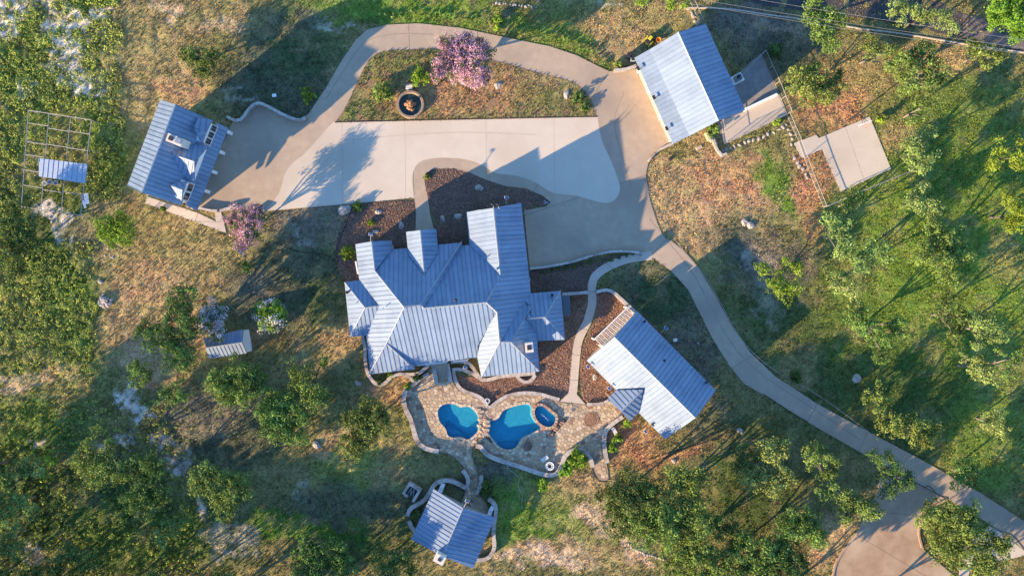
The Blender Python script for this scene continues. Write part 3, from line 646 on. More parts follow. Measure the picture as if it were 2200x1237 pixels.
WALLS = [
 ([(872,838),(867,858),(872,880),(882,900),(889,925),(897,948),(913,962),(943,970)], .58, .5, 'curved stone wall on the left side of the pool terrace'),
 ([(1022,957),(1033,960),(1045,975),(1070,987),(1120,1003),(1165,1018),(1192,1019),(1205,1003),(1215,978),(1235,966),(1255,969),(1268,985),(1273,1003)], .55, .5, 'long serpentine stone wall below the larger pool wrapping a shrub'),
 ([(1338,895),(1318,908),(1302,925),(1298,945),(1300,970),(1305,994)], .5, .45, 'curved stone wall right of the terrace below the cabin porch'),
 ([(974,797),(979,818),(987,832),(1000,841),(1019,847),(1033,854),(1042,864),(1050,876),(1059,870),(1075,858),(1092,849),(1120,844),(1143,844),(1164,847),(1180,852),(1202,858)], .42, .35, 'stone border with a V dip between mulch bed and pool terrace'),
 ([(1262,868),(1285,868),(1305,862),(1326,846)], .4, .3, 'short stone border from the walk to the cabin porch'),
 ([(930,780),(938,825)], .5, .7, 'straight stone pier wall left of the back steps'),
 ([(961,780),(968,820)], .5, .7, 'straight stone pier wall right of the back steps'),
 ([(778,722),(784,745),(785,775),(788,796),(798,815),(811,826),(827,823),(840,810),(854,804),(875,804),(899,802),(914,790),(925,780)], .42, .5, 'winding stone wall around the lower left corner of the main house'),
 ([(890,822),(879,810),(867,805)], .4, .45, 'short curved stone wall closing a planter left of the steps'),
 ([(870,837),(887,827),(906,811),(922,803)], .42, .4, 'stone wall stub joining terrace and left stair pier'),
 ([(968,778),(985,776),(1005,779),(1016,790),(1024,802),(1036,815),(1051,815),(1069,810),(1096,806),(1125,804),(1150,801)], .42, .5, 'winding stone wall under the lower right hip roof of the house'),
 ([(1109,806),(1117,815),(1129,821),(1141,817),(1150,805)], .42, .45, 'half round stone planter wall at the house corner'),
 ([(971,794),(989,793),(1014,802),(1037,816)], .42, .45, 'second stone wall right of the back steps, the lower one'),
 ([(875,1108),(882,1092),(899,1082),(914,1071),(924,1055),(936,1038),(953,1032),(970,1033),(986,1040),(1001,1048)], .5, .6, 'curving stone wall upper left of the small pool house'),
 ([(1001,1048),(1006,1034),(1003,1022),(994,1010)], .5, .55, 'short stone wall left of the pool house gateway'),
 ([(1034,1021),(1033,1040),(1023,1061)], .48, .55, 'short stone wall right of the pool house gateway'),
 ([(1049,1071),(1062,1082),(1066,1096),(1062,1125),(1060,1146),(1062,1175),(1053,1194),(1038,1202),(1022,1203)], .5, .6, 'tall curving stone wall right of the small pool house'),
 ([(879,1119),(884,1132),(893,1141)], .5, .5, 'stone wall stub left of the small pool house'),
 ([(1138,577),(1180,572),(1230,562),(1280,547),(1320,540),(1360,541),(1382,545)], .3, .5, 'thin curved wall below the side parking area'),
 ([(1208,632),(1264,628)], .4, 1.1, 'stone garden wall from the house to the walk gate'),
 ([(1281,627),(1311,624),(1345,652),(1364,669)], .4, 1.1, 'angled stone garden wall from the walk gate to the pergola'),
 ([(487,250),(505,259),(520,255),(532,238),(545,225),(560,222),(580,231),(610,247),(640,258),(656,253)], .36, .8, 'S shaped stone wall above the dormered garage apron'),
 ([(428,447),(450,452),(467,453)], .3, .5, 'short pale wall below the garage porch'),
 ([(472,453),(492,447),(510,445)], .3, .5, 'short pale wall under the pink flowering tree, left piece'),
 ([(548,449),(568,453)], .3, .5, 'short pale wall under the pink flowering tree, right piece'),
 ([(1320,151),(1345,149),(1367,141)], .36, .7, 'short pale wall at the upper corner of the workshop'),
 ([(1446,308),(1412,325),(1393,346)], .28, .3, 'thin curved wall at the lower corner of the workshop'),
]
for a in WALLS: stone_wall(*a)
# dry-laid boulders below the workshop terrace, each a rock of its own
def rock(x, y, r, label=None, group=None, m='rock', sz=.7, sx=1.2, seed=None, parent=None, name='boulder'):
    p = W(x, y); o = MB().rock((0, 0, 0), r*S, sz, sx, seed if seed is not None else int(x*7+y), 10).build(name, M[m] if isinstance(m, str) else m)
    o.location = (p.x, p.y, .02)
    return tag(o, label, 'rock', group)
for lab, pts, grp in [('grey stone in the loose row below the workshop terrace', [(1552,327),(1560,322),(1570,320),(1579,315),(1590,313),(1600,307),(1609,304),(1619,301),(1630,297),(1641,294),(1650,290),(1663,284),(1673,279),(1682,273),(1690,268)], 'stone row below the workshop terrace'),
                      ('white limestone rock along the kennel fence', [(1692,278),(1698,288),(1701,299),(1700,310),(1707,341),(1714,348),(1718,357),(1725,365),(1730,374),(1735,383)], 'limestone rocks along the kennel fence'),
                      ('pale rock in the pile above the workshop roof', [(1474,12),(1479,21),(1485,29),(1489,37),(1493,45),(1497,52)], 'rocks above the workshop')]:
    for k, (x, y) in enumerate(pts):
        rock(x+random.uniform(-1.5, 1.5), y+random.uniform(-1.5, 1.5), random.uniform(2.6, 4.4), ORD[k]+' '+lab+(', counted from the left' if 'grey' in lab else ', counted from the top'), grp, sx=1.4)
for x, y, r, lab in [(740,451,12,'largest pale boulder beside the pad edge, left of the house'),(813,456,6,'pinkish boulder in the mulch near the pad edge'),(862,484,6.5,'rounded boulder left of the entry gable'),(807,498,5.5,'small boulder above the left house gable'),
  (984,465,7,'pointed boulder right of the entry path'),(951,469,5.5,'flat grey boulder just right of the entry path'),(1027,403,6.5,'white boulder in the bed near the curved walk'),(1035,406,4,'small stone beside the white boulder'),
  (1217,203,8,'white boulder at the right end of the island'),(1070,184,8,'tan boulder below the big pink tree'),(1612,484,8,'white boulder at the tip of the cabin shadow, right one'),(1599,477,7,'white boulder at the tip of the cabin shadow, left one'),
  (1840,812,9,'pale boulder in the dark lawn right of the drive'),(216,605,5,'pale block standing above the rock pile'),(1278,810,6,'round tan stone in the cabin mulch bed'),(1590,925,6,'stone ringed stump below the drive'),
  (1448,990,5,'grey block on the dark lawn below the cabin'),(680,955,8,'pale slab in the dry grass left of the terrace'),(1500,737,3,'small white stone behind the cabin'),(770,823,6,'pale stone left of the house wall'),(1415,752,3,'small stone under the cabin eave')]:
    rock(x, y, r, lab)
pile = empty('rock_pile', W(228, 645), label='heap of white rocks in the dry grass at far left', cat='rock pile')
for k in range(26):
    a = random.uniform(0, 6.28); d = random.uniform(0, 13)**1.0; p = W(228+d*math.cos(a), 645+1.15*d*math.sin(a))
    MB().rock((p.x, p.y, .1+.25*(1-d/13)), random.uniform(.15, .32), .8, 1.3, k, 7).build('rock', M['rock'], pile)
for k in range(14):
    p = (random.gauss(282, 6), random.gauss(950, 7)); rock(*p, random.uniform(2, 4), 'white rock in the small scree patch, lower left woods', 'scree rocks in the lower left')
for k in range(30):
    p = random.choice([(270,858),(300,890),(385,985),(350,950),(108,465),(240,550)]); rock(random.gauss(p[0], 14), random.gauss(p[1], 12), random.uniform(1.5, 3), 'loose pale limestone piece on the stony slope', 'loose limestone pieces')
for k in range(14):
    rock(1060+k*7+random.uniform(-2, 2), 8+k*.6+random.uniform(-3, 3), random.uniform(1.5, 3.4), ORD[k]+' small pale stone from the left in the dry creek at the top edge', 'stones in the dry creek')
for k in range(16):
    t = k/15; rock(1352+t*72+random.uniform(-1.5, 1.5), 1168+33*t**.6+random.uniform(-1.5, 1.5), random.uniform(2, 3.2), ORD[k]+' tan stone from the left in the sunken arc at the bottom edge', 'stones edging the sunken arc', seed=900+k)

# ------------------------------------------------------------------ roofs
def plane(P):
    n = Vector((0, 0, 0))
    for i in range(len(P)):
        a, b = P[i], P[(i+1) % len(P)]
        n += Vector(((a.y-b.y)*(a.z+b.z), (a.z-b.z)*(a.x+b.x), (a.x-b.x)*(a.y+b.y)))
    n.normalize()
    if n.z < 0: n = -n
    c = sum(P, Vector())/len(P); return c, n
def roof_face(deck, pts, parent, pw=.55, m=None, lift=.0, rib=.05, th=.05, pname='roof_panel'):
    P = [W(*p) if len(p) == 3 else p for p in pts]
    c, n = plane(P); u = (P[1]-P[0]); u = (u-n*u.dot(n)).normalized(); v = n.cross(u)
    uv = [((p-c).dot(u), (p-c).dot(v)) for p in P]
    # deck: the face itself with thickness
    k = len(P)
    up = [c+u*a+v*b for a, b in uv]
    if area2(uv) < 0: up = up[::-1]
    V = [p+n*lift for p in up]+[p-Vector((0, 0, .14)) for p in up]
    deck.add(V, [tuple(range(k)), tuple(range(k, 2*k))[::-1]]+[((i+1) % k, i, k+i, k+(i+1) % k) for i in range(k)])
    u0 = min(a for a, b in uv); u1 = max(a for a, b in uv); cnt = max(1, round((u1-u0)/pw)); wv = (u1-u0)/cnt
    for i in range(cnt):
        a0 = u0+i*wv+.012; a1 = u0+(i+1)*wv-.012
        s = clip(clip(uv, 1, 0, a1), -1, 0, -a0)
        if len(s) < 3 or abs(area2(s)) < .02: continue
        if area2(s) < 0: s = s[::-1]
        z_t = lift+.045; kk = len(s)
        V = [c+u*a+v*b+n*z_t for a, b in s]+[c+u*a+v*b+n*(lift+.002) for a, b in s]
        F = [tuple(range(kk))]+[((j+1) % kk, j, kk+j, kk+(j+1) % kk) for j in range(kk)]
        b = MB().add(V, F)
        e = clip(clip(uv, 1, 0, a0+.034), -1, 0, -a0)
        if len(e) >= 3:
            v0 = min(q[1] for q in e); v1 = max(q[1] for q in e)
            if v1-v0 > .15:
                A = [(a0, v0), (a0+.034, v0), (a0+.034, v1), (a0, v1)]
                V = [c+u*q[0]+v*q[1]+n*(z_t+.002) for q in A]+[c+u*q[0]+v*q[1]+n*(z_t+rib) for q in A]
                b.add(V, [(4,5,6,7),(0,1,5,4),(1,2,6,5),(2,3,7,6),(3,0,4,7)])
        b.build(pname, m or M['roof'], parent)
def caps(parent, lines, r=.11, m=None):
    for (a, b) in lines:
        A = W(*a)+Vector((0, 0, .07)); B = W(*b)+Vector((0, 0, .07)); t = (B-A).normalized(); s = t.cross(Vector((0, 0, 1))).normalized(); up = s.cross(t)
        V = []
        for p in (A, B): V += [p-s*r-up*.07, p-s*r*.25+up*.03, p+s*r*.25+up*.03, p+s*r-up*.07]
        mk('ridge_cap', V, [(0,1,5,4),(1,2,6,5),(2,3,7,6),(0,3,2,1),(4,5,6,7)], m or M['trim'], parent)
def inset(pts, d):
    n = len(pts); s = 1 if area2(pts) > 0 else -1; out = []
    for i in range(n):
        a, b, c = [Vector((p[0], p[1], 0)) for p in (pts[i-1], pts[i], pts[(i+1) % n])]
        t1 = (b-a).normalized(); t2 = (c-b).normalized(); n1 = Vector((-t1.y, t1.x, 0))*s; n2 = Vector((-t2.y, t2.x, 0))*s
        bis = n1+n2; L = bis.length
        if L < .3: bis = n1; L = 1
        bis = bis/L; k = d/max(.4, bis.dot(n1)); q = b+bis*k; out.append((q.x, q.y, pts[i][2]))
    return out
def walls(parent, outline, m=None, d=.4, drop=.22):
    P = [tuple(W(*p)) for p in outline]; Q = inset(P, d); n = len(Q)
    V = [(p[0], p[1], -.1) for p in Q]+[(p[0], p[1], p[2]-drop) for p in Q]
    return mk('wall', V, [(i, (i+1) % n, n+(i+1) % n, n+i) for i in range(n)], m or M['wall'], parent)
def on_wall(parent, a, b, w_, h, z0, name, m, t=.5, out=.03, frame=True):
    A = Vector(a); B = Vector(b); d = (B-A); L = d.length; d.normalize(); c = A+d*(L*t); rz = math.atan2(d.y, d.x)
    o = MB().box((c.x, c.y, z0+h/2), (w_, .08+out, h), rz).build(name, m, parent)
    if frame:
        fb = MB()
        for s in (-1, 1): q = c+d*(s*(w_/2+.05)); fb.box((q.x, q.y, z0+h/2), (.1, .14+out, h+.2), rz)
        for s in (0, 1): fb.box((c.x, c.y, z0+s*h+(-.05 if s == 0 else .05)), (w_, .139+out, .1), rz)
        fb.build(name+'_frame', M['white'], o)
    return o
def make_roof(root, faces, cap_lines, pw=.55, m=None, name='roof'):
    deck = MB()
    class Dummy: pass
    made = []
    start = set(bpy.data.objects.keys())
    new = []
    # first pass collects deck geometry and panels; panels are parented when the deck exists
    for f in faces:
        n0 = len(COL.objects)
        roof_face(deck, f, None, pw, m)
        new += list(COL.objects)[n0:]
    off = Vector(root.location)
    rf = mk(name, deck.v, deck.f, M['deck'], root)
    n0 = len(COL.objects); caps(None, cap_lines); new += list(COL.objects)[n0:]
    for o in new:
        o.data.transform(__import__('mathutils').Matrix.Translation(-off)); o.parent = rf
    return rf

# ---- main house
z1 = ZR(700, 400, 2.9455)
def h(X, Y, z): return (*z1(X, Y), z)
A0=h(192,367,3.2); A1=h(289,350,4.8); A2=h(415,344,3.2); A3=h(423,398,3.2); A4=h(310,535,4.85)
R0=h(495,765,7.2); R1=h(600,751,7.3); R2=h(620,771,7.15); R3=h(1015,734,7.2); R4=h(1083,797,6.7)
B0=h(510,290,3.55); B1=h(597,279,5.05); B2=h(697,270,3.55); B3=h(525,450,3.65); B4=h(625,572,5.15); B5=h(712,433,3.65)
N0=h(515,390,3.2); N1=h(710,368,3.2); N2=h(860,352,3.3); N3=h(862,382,3.0); N4=h(910,368,3.2)
C0=h(890,165,3.2); C1=h(1060,138,5.55); C2=h(1236,107,3.2); C3=h(1105,570,5.6); C4=h(1297,680,3.2)
D0=h(1100,985,6.2); D1=h(1170,985,6.2); D2=h(960,1000,3.6); D3=h(962,1084,3.2); D4=h(985,1205,3.2); D5=h(1350,1168,3.2)
E0=h(1235,760,4.15); E1=h(1305,756,4.3)
F0=h(1485,662,3.2); F1=h(1512,965,3.2); F2=h(1340,985,3.2); F3=h(1325,905,3.5); F4=h(1270,840,5.0); F5=h(1385,828,5.0)
G0=h(120,607,3.2); G1=h(213,596,3.2); G2=h(345,756,4.8); G3=h(248,768,4.8); G4=h(155,950,3.2); G5=h(255,944,3.2)
L0=h(275,1187,3.2); L1=h(383,992,4.9); L2=h(560,1157,3.25); L3=h(562,1130,3.0)
house = empty('house', W(1000, 660), label='large main house with many gabled and hipped standing seam roofs', cat='house')
HF = [[L0,G5,G2,G1,A0,A1,A4,R0,L1], [A2,A3,A4,A1], [N0,B3,B4,B5,N1,N2,R1,R0,A4,A3], [B0,B3,B4,B1], [B2,B5,B4,B1], [N2,N3,R2,R1], [N3,N4,C3,R3,R2],
      [C0,N4,C3,C1], [C2,C4,E0,D0,R4,R3,C3,C1], [L3,D3,D2,R4,R3,R2,R1,R0,L1], [L0,L2,L1], [L2,L3,L1], [D3,D4,D0,R4,D2], [D4,D5,D1,D0], [D5,F3,F4,E1,D1],
      [E0,E1,D1,D0], [C4,F0,F5,F4,E1,E0], [F0,F1,F5], [F1,F2,F3,F4,F5], [G0,G1,G2,G3], [G0,G4,G3], [G4,G5,G2,G3]]
HF[2] = [N1,N2,R1,R0,A4,A3,N0,B3,B4,B5]
hroof = make_roof(house, HF, [(A1,A4),(A4,R0),(R0,R1),(R1,R2),(R2,R3),(R3,R4),(N2,R1),(B1,B4),(C1,C3),(C3,R3),(R4,D0),(D0,D1),(D0,D4),(D1,D5),(E1,D1),(F4,F5),(F5,F0),(F5,F1),(G3,G2),(G3,G0),(G3,G4),(R0,L1),(L1,L0),(L1,L2)], pw=.552)
walls(house, [A0,A1,A2,A3,N0,B3,B0,B1,B2,B5,N1,N2,N3,N4,C0,C1,C2,C4,F0,F1,F2,F3,D5,D4,D3,L3,L2,L0,G5,G4,G0,G1], d=.35)
ch = z1(1287, 1020); p = W(*ch, 6.3)
chm = MB().box((p.x, p.y, 4.9), (.95, 1.15, 3.2), .1).build('chimney', M['stucco'], house)
MB().box((p.x, p.y, 6.52), (.5, .55, .08), .1).build('flue_cap', M['dark'], chm)
for X, Y, z in [(822,720,7.3),(1432,688,3.75),(135,672,3.7)]:
    p = W(*z1(X, Y), z); MB().lathe((p.x, p.y, p.z-.2), [(.13, 0), (.13, .35), (.2, .4), (.12, .5), (0, .52)], 10).build('roof_vent', M['dark'], house)
for X, Y, z in [(962,492,5.1),(1135,468,5.2),(365,770,5.9),(197,735,4.1)]:
    p = W(*z1(X, Y), z); MB().tube([(p.x, p.y, p.z-.3), (p.x, p.y, p.z+.45)], .05, 8).build('vent_pipe', M['trim'], house)
# windows, doors
hb = [W(*q_) for q_ in ((1004,790,0),(1018,800,0))]
for (x1, y1, x2, y2, lst) in [(1069,786,1045,792,[]),(890,781,1018,768,[('window',1.6,1.4,.9,.2),('door',1.8,2.2,.05,.45),('window',1.6,1.4,.9,.8)]),(1045,800,1148,788,[('window',1.8,1.4,.9,.3),('window',1.8,1.4,.9,.7)]),(1116,470,1132,600,[('garage_door',2.8,2.3,.05,.3),('garage_door',2.8,2.3,.05,.72)]),(772,560,778,592,[('window',1.4,1.3,.9,.5)])]:
    for nm, w_, hh, z0, t in lst: on_wall(house, W(x1, y1, 0), W(x2, y2, 0), w_, hh, z0, nm, M['white'] if nm == 'garage_door' else M['glass'], t)

# solar lamps / little floodlights mounted on the eaves
def eave_lamp(px, py, z, ang, label, parent=None):
    p = W(px, py, z); root = empty('solar_lamp', (p.x, p.y, 0), label=label, cat='lamp') if parent is None else parent
    d = Vector((math.cos(ang), math.sin(ang), 0)); e = p+d*.7
    MB().tube([p-Vector((0, 0, .3)), p+Vector((0, 0, .1)), e+Vector((0, 0, .35))], .035, 6).build('bracket', M['galv'], root)
    fr = MB().box((e.x+d.x*.2, e.y+d.y*.2, e.z+.38), (.5, .3, .04), ang+math.pi/2).build('lamp_panel', M['white'], root)
    MB().box((e.x+d.x*.2, e.y+d.y*.2, e.z+.41), (.42, .23, .03), ang+math.pi/2).build('solar_cell', M['blue'], fr)
for X, Y, z, a, lab in [(285,352,4.8,1.5,'solar lamp on the upper left gable of the main house'),(1140,120,4.4,1.5,'solar lamp at the top of the garage wing'),(880,1098,3.2,-1.5,'solar lamp under the long lower eave of the main house')]:
    eave_lamp(*z1(X, Y), z, a, lab)
for k, (X, Y, lab) in enumerate([(1060,125,'larger satellite dish on the garage wing gable'),(1093,128,'smaller satellite dish beside the other on the gable')]):
    p = W(*z1(X, Y), 5.9); root = empty('satellite_dish', (p.x, p.y, 0), label=lab, cat='satellite dish')
    MB().tube([(p.x+.1, p.y-.5, 5.0), (p.x, p.y, 6.0)], .04, 6).build('mast', M['galv'], root)
    b = MB().lathe((0, 0, 0), [(0, 0), (.18, .02), (.34-.06*k, .09), (.42-.08*k, .15)], 16); o = b.build('dish', M['white'], root)
    o.location = (0, 0, 6.0); o.rotation_euler = (.5, -.5, 0)
    MB().tube([(p.x-.05, p.y+.05, 6.05), (p.x-.3, p.y+.25, 6.35)], .02, 5).build('feed_arm', M['galv'], root)
# back steps between the piers
bs = empty('back_steps', W(948, 790), label='stone steps between two pier walls down to the terrace', cat='steps')
for k in range(5):
    a = W(933+k*1.3, 782+k*7); b = W(963+k*1.3, 782+k*7); c = (a+b)/2
    MB().box((c.x, c.y, (.85-.17*k)/2), ((b-a).length, .42, .85-.17*k), .02).build('step', M['flag'][3], bs)
# dark side awning by the east wing
MB().prism([tuple(W(*p, 2.2)[:2]) for p in [z1(1494,695), z1(1543,692), z1(1548,815), z1(1506,822)]], 2.1, 2.2).build('side_awning', mat('grey_awning', (.10,.12,.14), rough=.5), label='flat dark grey awning beside the east wing', cat='awning')

# ---- dormered garage at left
z2 = ZR(250, 180, 3.637)
def g2(X, Y, z): return (*z2(X, Y), z)
EZ, RZ = 5.2, 8.2
a0=g2(345,127,EZ); a1=g2(462,163,RZ); a2=g2(752,287,EZ); b0=g2(88,795,EZ); b1=g2(200,850,RZ); b2=g2(503,950,EZ)
gar = empty('garage', W(390, 330), label='two storey garage with dormers and porch at the left', cat='garage')
garF = [[b0,a0,a1,b1],[a2,b2,b1,a1]]
# cross gable and small dormer roofs sit on top of the main slope
x0=g2(397,538,7.2); x1=g2(608,608,7.1); x2=g2(722,492,5.3); x3=g2(612,782,5.3); x4=g2(560,765,5.5)
garF += [[x2,g2(640,466,6.0),x0,x1],[x3,x4,x0,x1]]
d0=g2(428,797,7.0); d1=g2(517,827,6.9); d2=g2(560,765,5.9); d3=g2(510,915,5.5)
garF += [[d2,g2(470,770,6.7),d0,d1],[d3,d0,d1]]
q0=g2(608,345,7.0); q1=g2(690,378,6.9); 
garF += [[g2(752,290,5.9),g2(640,262,6.7),q0,q1],[g2(678,466,5.9),g2(650,440,6.2),q0,q1]]
garF += [[g2(872,350,2.8),g2(628,990,2.8),g2(540,948,3.9),g2(783,305,3.9)]]
make_roof(gar, garF, [(a1,b1),(x0,x1)], pw=.56)
walls(gar, [a0,a1,a2,b2,b1,b0], m=M['white'], d=.35)
# dormer fronts with windows (facing the drive)
def dormer(pa, pb, zt, zb, n, apex=None):
    A = W(*pa, zt); B = W(*pb, zt); d = (B-A).normalized(); s = Vector((-d.y, d.x, 0)); 
    if s.x < 0: s = -s
    V = [(A.x, A.y, zb), (B.x, B.y, zb), (B.x, B.y, zt), (A.x, A.y, zt)]
    V += [(v[0]-s.x*1.2, v[1]-s.y*1.2, v[2]) for v in V]
    F = [(0,1,2,3),(1,5,6,2),(4,0,3,7),(3,2,6,7)]
    dm = mk('dormer', V, F, M['white'], gar)
    L = (B-A).length
    for k in range(n):
        c = A+d*(L*(k+.5)/n)+s*.04; rz = math.atan2(d.y, d.x)
        fr = MB().box((c.x, c.y, (zt+zb)/2), (L/n*.86, .06, (zt-zb)*.72), rz).build('window', M['trim'], dm)
        for q_ in (-1, 1):
            cc = c+d*(q_*L/n*.2)+s*.03
            MB().box((cc.x, cc.y, (zt+zb)/2), (L/n*.33, .05, (zt-zb)*.60), rz).build('pane', M['glass'], dm)
dormer(z2(742,310), z2(678,462), 5.9, 4.0, 3)
dormer(z2(560,768), z2(505,905), 5.9, 4.1, 2)
# gable front of the cross wing
A = W(*x1); Bq = W(*x2); Cq = W(*x3)
mk('gable_wall', [A-Vector((.85,0,.2)), Bq-Vector((.85,0,.25)), (Bq.x-.85, Bq.y, 3.6), (Cq.x-.85, Cq.y, 3.6), Cq-Vector((.85,0,.25))], [(0,1,2,3,4)], M['white'], gar)
gw = W(*z2(640,660), 4.9); MB().box((gw.x-.5, gw.y, 4.9), (.08, 1.3, 1.2), -.36).build('window', M['glass'], gar)
p = W(*z2(455,438), 8.3)
cp = MB().box((p.x, p.y, 7.4), (1.9, .95, 1.9), -.36).build('chimney', M['stucco'], gar)
MB().box((p.x-.4, p.y+.15, 8.4), (.5, .5, .12), -.36).build('flue_cap', M['dark'], cp)
MB().box((p.x+.45, p.y-.15, 8.4), (.7, .6, .1), -.36).build('vent_grille', M['trim'], cp)
for k, (X, Y) in enumerate([(885,370),(823,528),(763,685),(705,838)]):
    p = W(*z2(X, Y), 2.6); MB().box((p.x-.85, p.y+.25, 1.3), (.42, .42, 2.6), -.36).build('porch_post', M['white'], gar)
pA = W(*z2(880,360), 2.75); pB = W(*z2(640,985), 2.75)
m_ = (pA+pB)/2; MB().box((m_.x-.85, m_.y, 2.65), ((pB-pA).length-.3, .3, .25), math.atan2(pB.y-pA.y, pB.x-pA.x)).build('porch_beam', M['white'], gar)
for t in (.18, .5, .82): 
    wa = W(*z2(700,290), 0); wb = W(*z2(470,915), 0)
    on_wall(gar, wa*1.0, wb*1.0, 2.6, 2.3, .05, 'garage_door', M['wood'], t)

# ---- workshop upper right
z5 = ZR(1300, 0, 2.944)
def g5(X, Y, z): return (*z5(X, Y), z)
w0=g5(187,367,3.2); w1=g5(283,316,4.0); w2=g5(462,205,6.0); w3=g5(635,155,3.9); v0=g5(430,910,3.2); v1=g5(532,861,4.0); v2=g5(717,765,6.0); v3=g5(886,697,3.9)
shop = empty('workshop', W(1470, 185), label='long gabled workshop with white and blue roof slopes, upper right', cat='workshop')
make_roof(shop, [[w0,v0,v1,w1],[w1,v1,v2,w2],[w3,v3,v2,w2]], [(w2,v2)], pw=.56)
walls(shop, [w0,w1,w2,w3,v3,v2,v1,v0], m=M['stucco'], d=.62)
wa = W(*z5(187,367), 3.2); wb = W(*z5(430,910), 3.2); s_ = (wb-wa).normalized(); nn = Vector((s_.y, -s_.x, 0)); nn = nn if nn.x > 0 else -nn
for t in (.2, .5, .8): on_wall(shop, Vector((wa.x, wa.y, 0))+nn*.63, Vector((wb.x, wb.y, 0))+nn*.63, 3.0, 2.5, .05, 'garage_door', M['wood'], t)
for X, Y in [(212,452),(266,560),(352,748)]:
    p = W(*z5(X, Y), 2.4); MB().box((p.x, p.y, 2.3), (.3, .3, .35), .43).build('wall_lamp', M['white'], shop)
for X, Y, lab in [(205,440,'dark floodlight at the upper end of the workshop eave'),(305,622,'dark floodlight at the middle of the workshop eave'),(385,818,'dark floodlight at the lower end of the workshop eave')]:
    p = W(*z5(X, Y), 3.4); root = empty('floodlight', (p.x, p.y, 0), label=lab, cat='lamp')
    MB().tube([p+Vector((.3, 0, -.3)), p+Vector((.1, 0, .35))], .04, 6).build('bracket', M['dark'], root)
    MB().box((p.x, p.y, 3.8), (.5, .34, .12), .43+1.57).build('lamp_head', M['dark'], root)

# ---- cabin lower right
z6 = ZR(1200, 600, 3.255)
def g6(X, Y, z): return (*z6(X, Y), z)
c0=g6(198,565,3.0); c1_=g6(390,403,5.7); c2_=g6(548,222,3.0); e0=g6(745,1115,3.0); e1=g6(957,968,5.7); e2=g6(1097,775,3.0)
cab = empty('cabin', W(1400, 810), label='long gabled cabin with pergola beside the pool terrace', cat='cabin')
t0=g6(400,773,3.3); t1=g6(588,772,4.7); t2=g6(437,925,4.5); t3=g6(343,838,2.9); t4=g6(562,930,3.2); t5=g6(497,990,2.9)
cabF = [[c0,t0,t1,t4,e0,e1,c1_],[c2_,e2,e1,c1_]]
cabF[0] = [c0,e0,e1,c1_]
make_roof(cab, cabF+[[t3,t0,t1,t2],[t5,t4,t1,t2]], [(c1_,e1),(t1,t2)], pw=.565)
walls(cab, [c0,c1_,c2_,e2,e1,e0], d=.35)
for q_ in (t3, t5):
    p = W(*q_); MB().box((p.x+(.25), p.y+.25, 1.35), (.22, .22, 2.7), .78).build('porch_post', M['wood'], cab)
ca = W(*z6(198,565), 3.0); cb_ = W(*z6(745,1115), 3.0)
for nm, w_, hh, z0, t in [('window',1.4,1.2,1,.15),('window',1.4,1.2,1,.35),('door',1.6,2.1,.05,.56),('window',1.4,1.2,1,.85)]:
    s_ = (cb_-ca).normalized(); nn = Vector((-s_.y, s_.x, 0)); nn = nn if nn.x > 0 else -nn
    on_wall(cab, Vector((ca.x, ca.y, 0))+nn*.36, Vector((cb_.x, cb_.y, 0))+nn*.36, w_, hh, z0, nm, M['glass'], t)
for X, Y, z in [(738,565,4.2),(602,293,3.4),(1033,720,3.4),(655,1012,3.3)]:
    p = W(*z6(X, Y), z); MB().lathe((p.x, p.y, p.z-.15), [(.12, 0), (.12, .3), (.17, .33), (0, .4)], 8).build('roof_vent', M['dark'], cab)
for X, Y, lab, a in [(240,575,'solar lamp at the left end of the cabin eave',-2.4),(388,725,'solar lamp above the cabin mulch bed',-2.4),(640,1025,'solar lamp near the lower cabin corner',-2.4),(712,375,'solar lamp on the shaded upper cabin eave',.8)]:
    eave_lamp(*z6(X, Y), 3.1, a, lab)
# pergola
per = empty('pergola', W(*z6(395, 330)), label='white slatted pergola at the upper end of the cabin', cat='pergola')
PA = W(*z6(483,197), 2.7); PB = W(*z6(252,420), 2.7); PC = W(*z6(303,470), 2.7); PD = W(*z6(543,238), 2.7)
for k in range(24):
    t = (k+.5)/24; a = PA.lerp(PB, t); b = PD.lerp(PC, t); c = (a+b)/2
    MB().box((c.x, c.y, 2.75), ((b-a).length, .09, .16), math.atan2(b.y-a.y, b.x-a.x)).build('slat', M['white'] if k % 2 else M['stucco'], per)
for a, b in ((PA, PB), (PD, PC)):
    c = (a+b)/2; MB().box((c.x, c.y, 2.58), ((b-a).length, .14, .17), math.atan2(b.y-a.y, b.x-a.x)).build('beam', M['white'], per)
for p in (PA, PB, PC, PD): MB().box((p.x, p.y, 1.25), (.16, .16, 2.5)).build('post', M['white'], per)

# ---- pool house
z9 = ZR(820, 980, 4.8125)
def g9(X, Y, z): return (*z9(X, Y), z)
p0=g9(540,335,2.6); p1=g9(842,533,4.1); p2=g9(1175,630,2.6); p3=g9(945,1155,2.6); p4=g9(628,1030,4.1); p5=g9(305,852,2.6)
ph = empty('pool_house', W(970, 1130), label='small square pool house with gable roof at the bottom', cat='pool house')
make_roof(ph, [[p5,p0,p1,p4],[p2,p3,p4,p1]], [(p1,p4)], pw=.53)
walls(ph, [p0,p1,p2,p3,p4,p5], d=.8)
p = W(*z9(600,1065), 5.0)
cm = MB().box((p.x, p.y, 2.5), (1.25, 1.05, 5.0), -.5).build('chimney', M['stucco'], ph)
MB().box((p.x, p.y, 5.05), (.45, .35, .1), -.5).build('flue_cap', M['dark'], cm)
eave_lamp(*z9(850,520), 4.4, 1.1, 'solar lamp on the pool house gable')
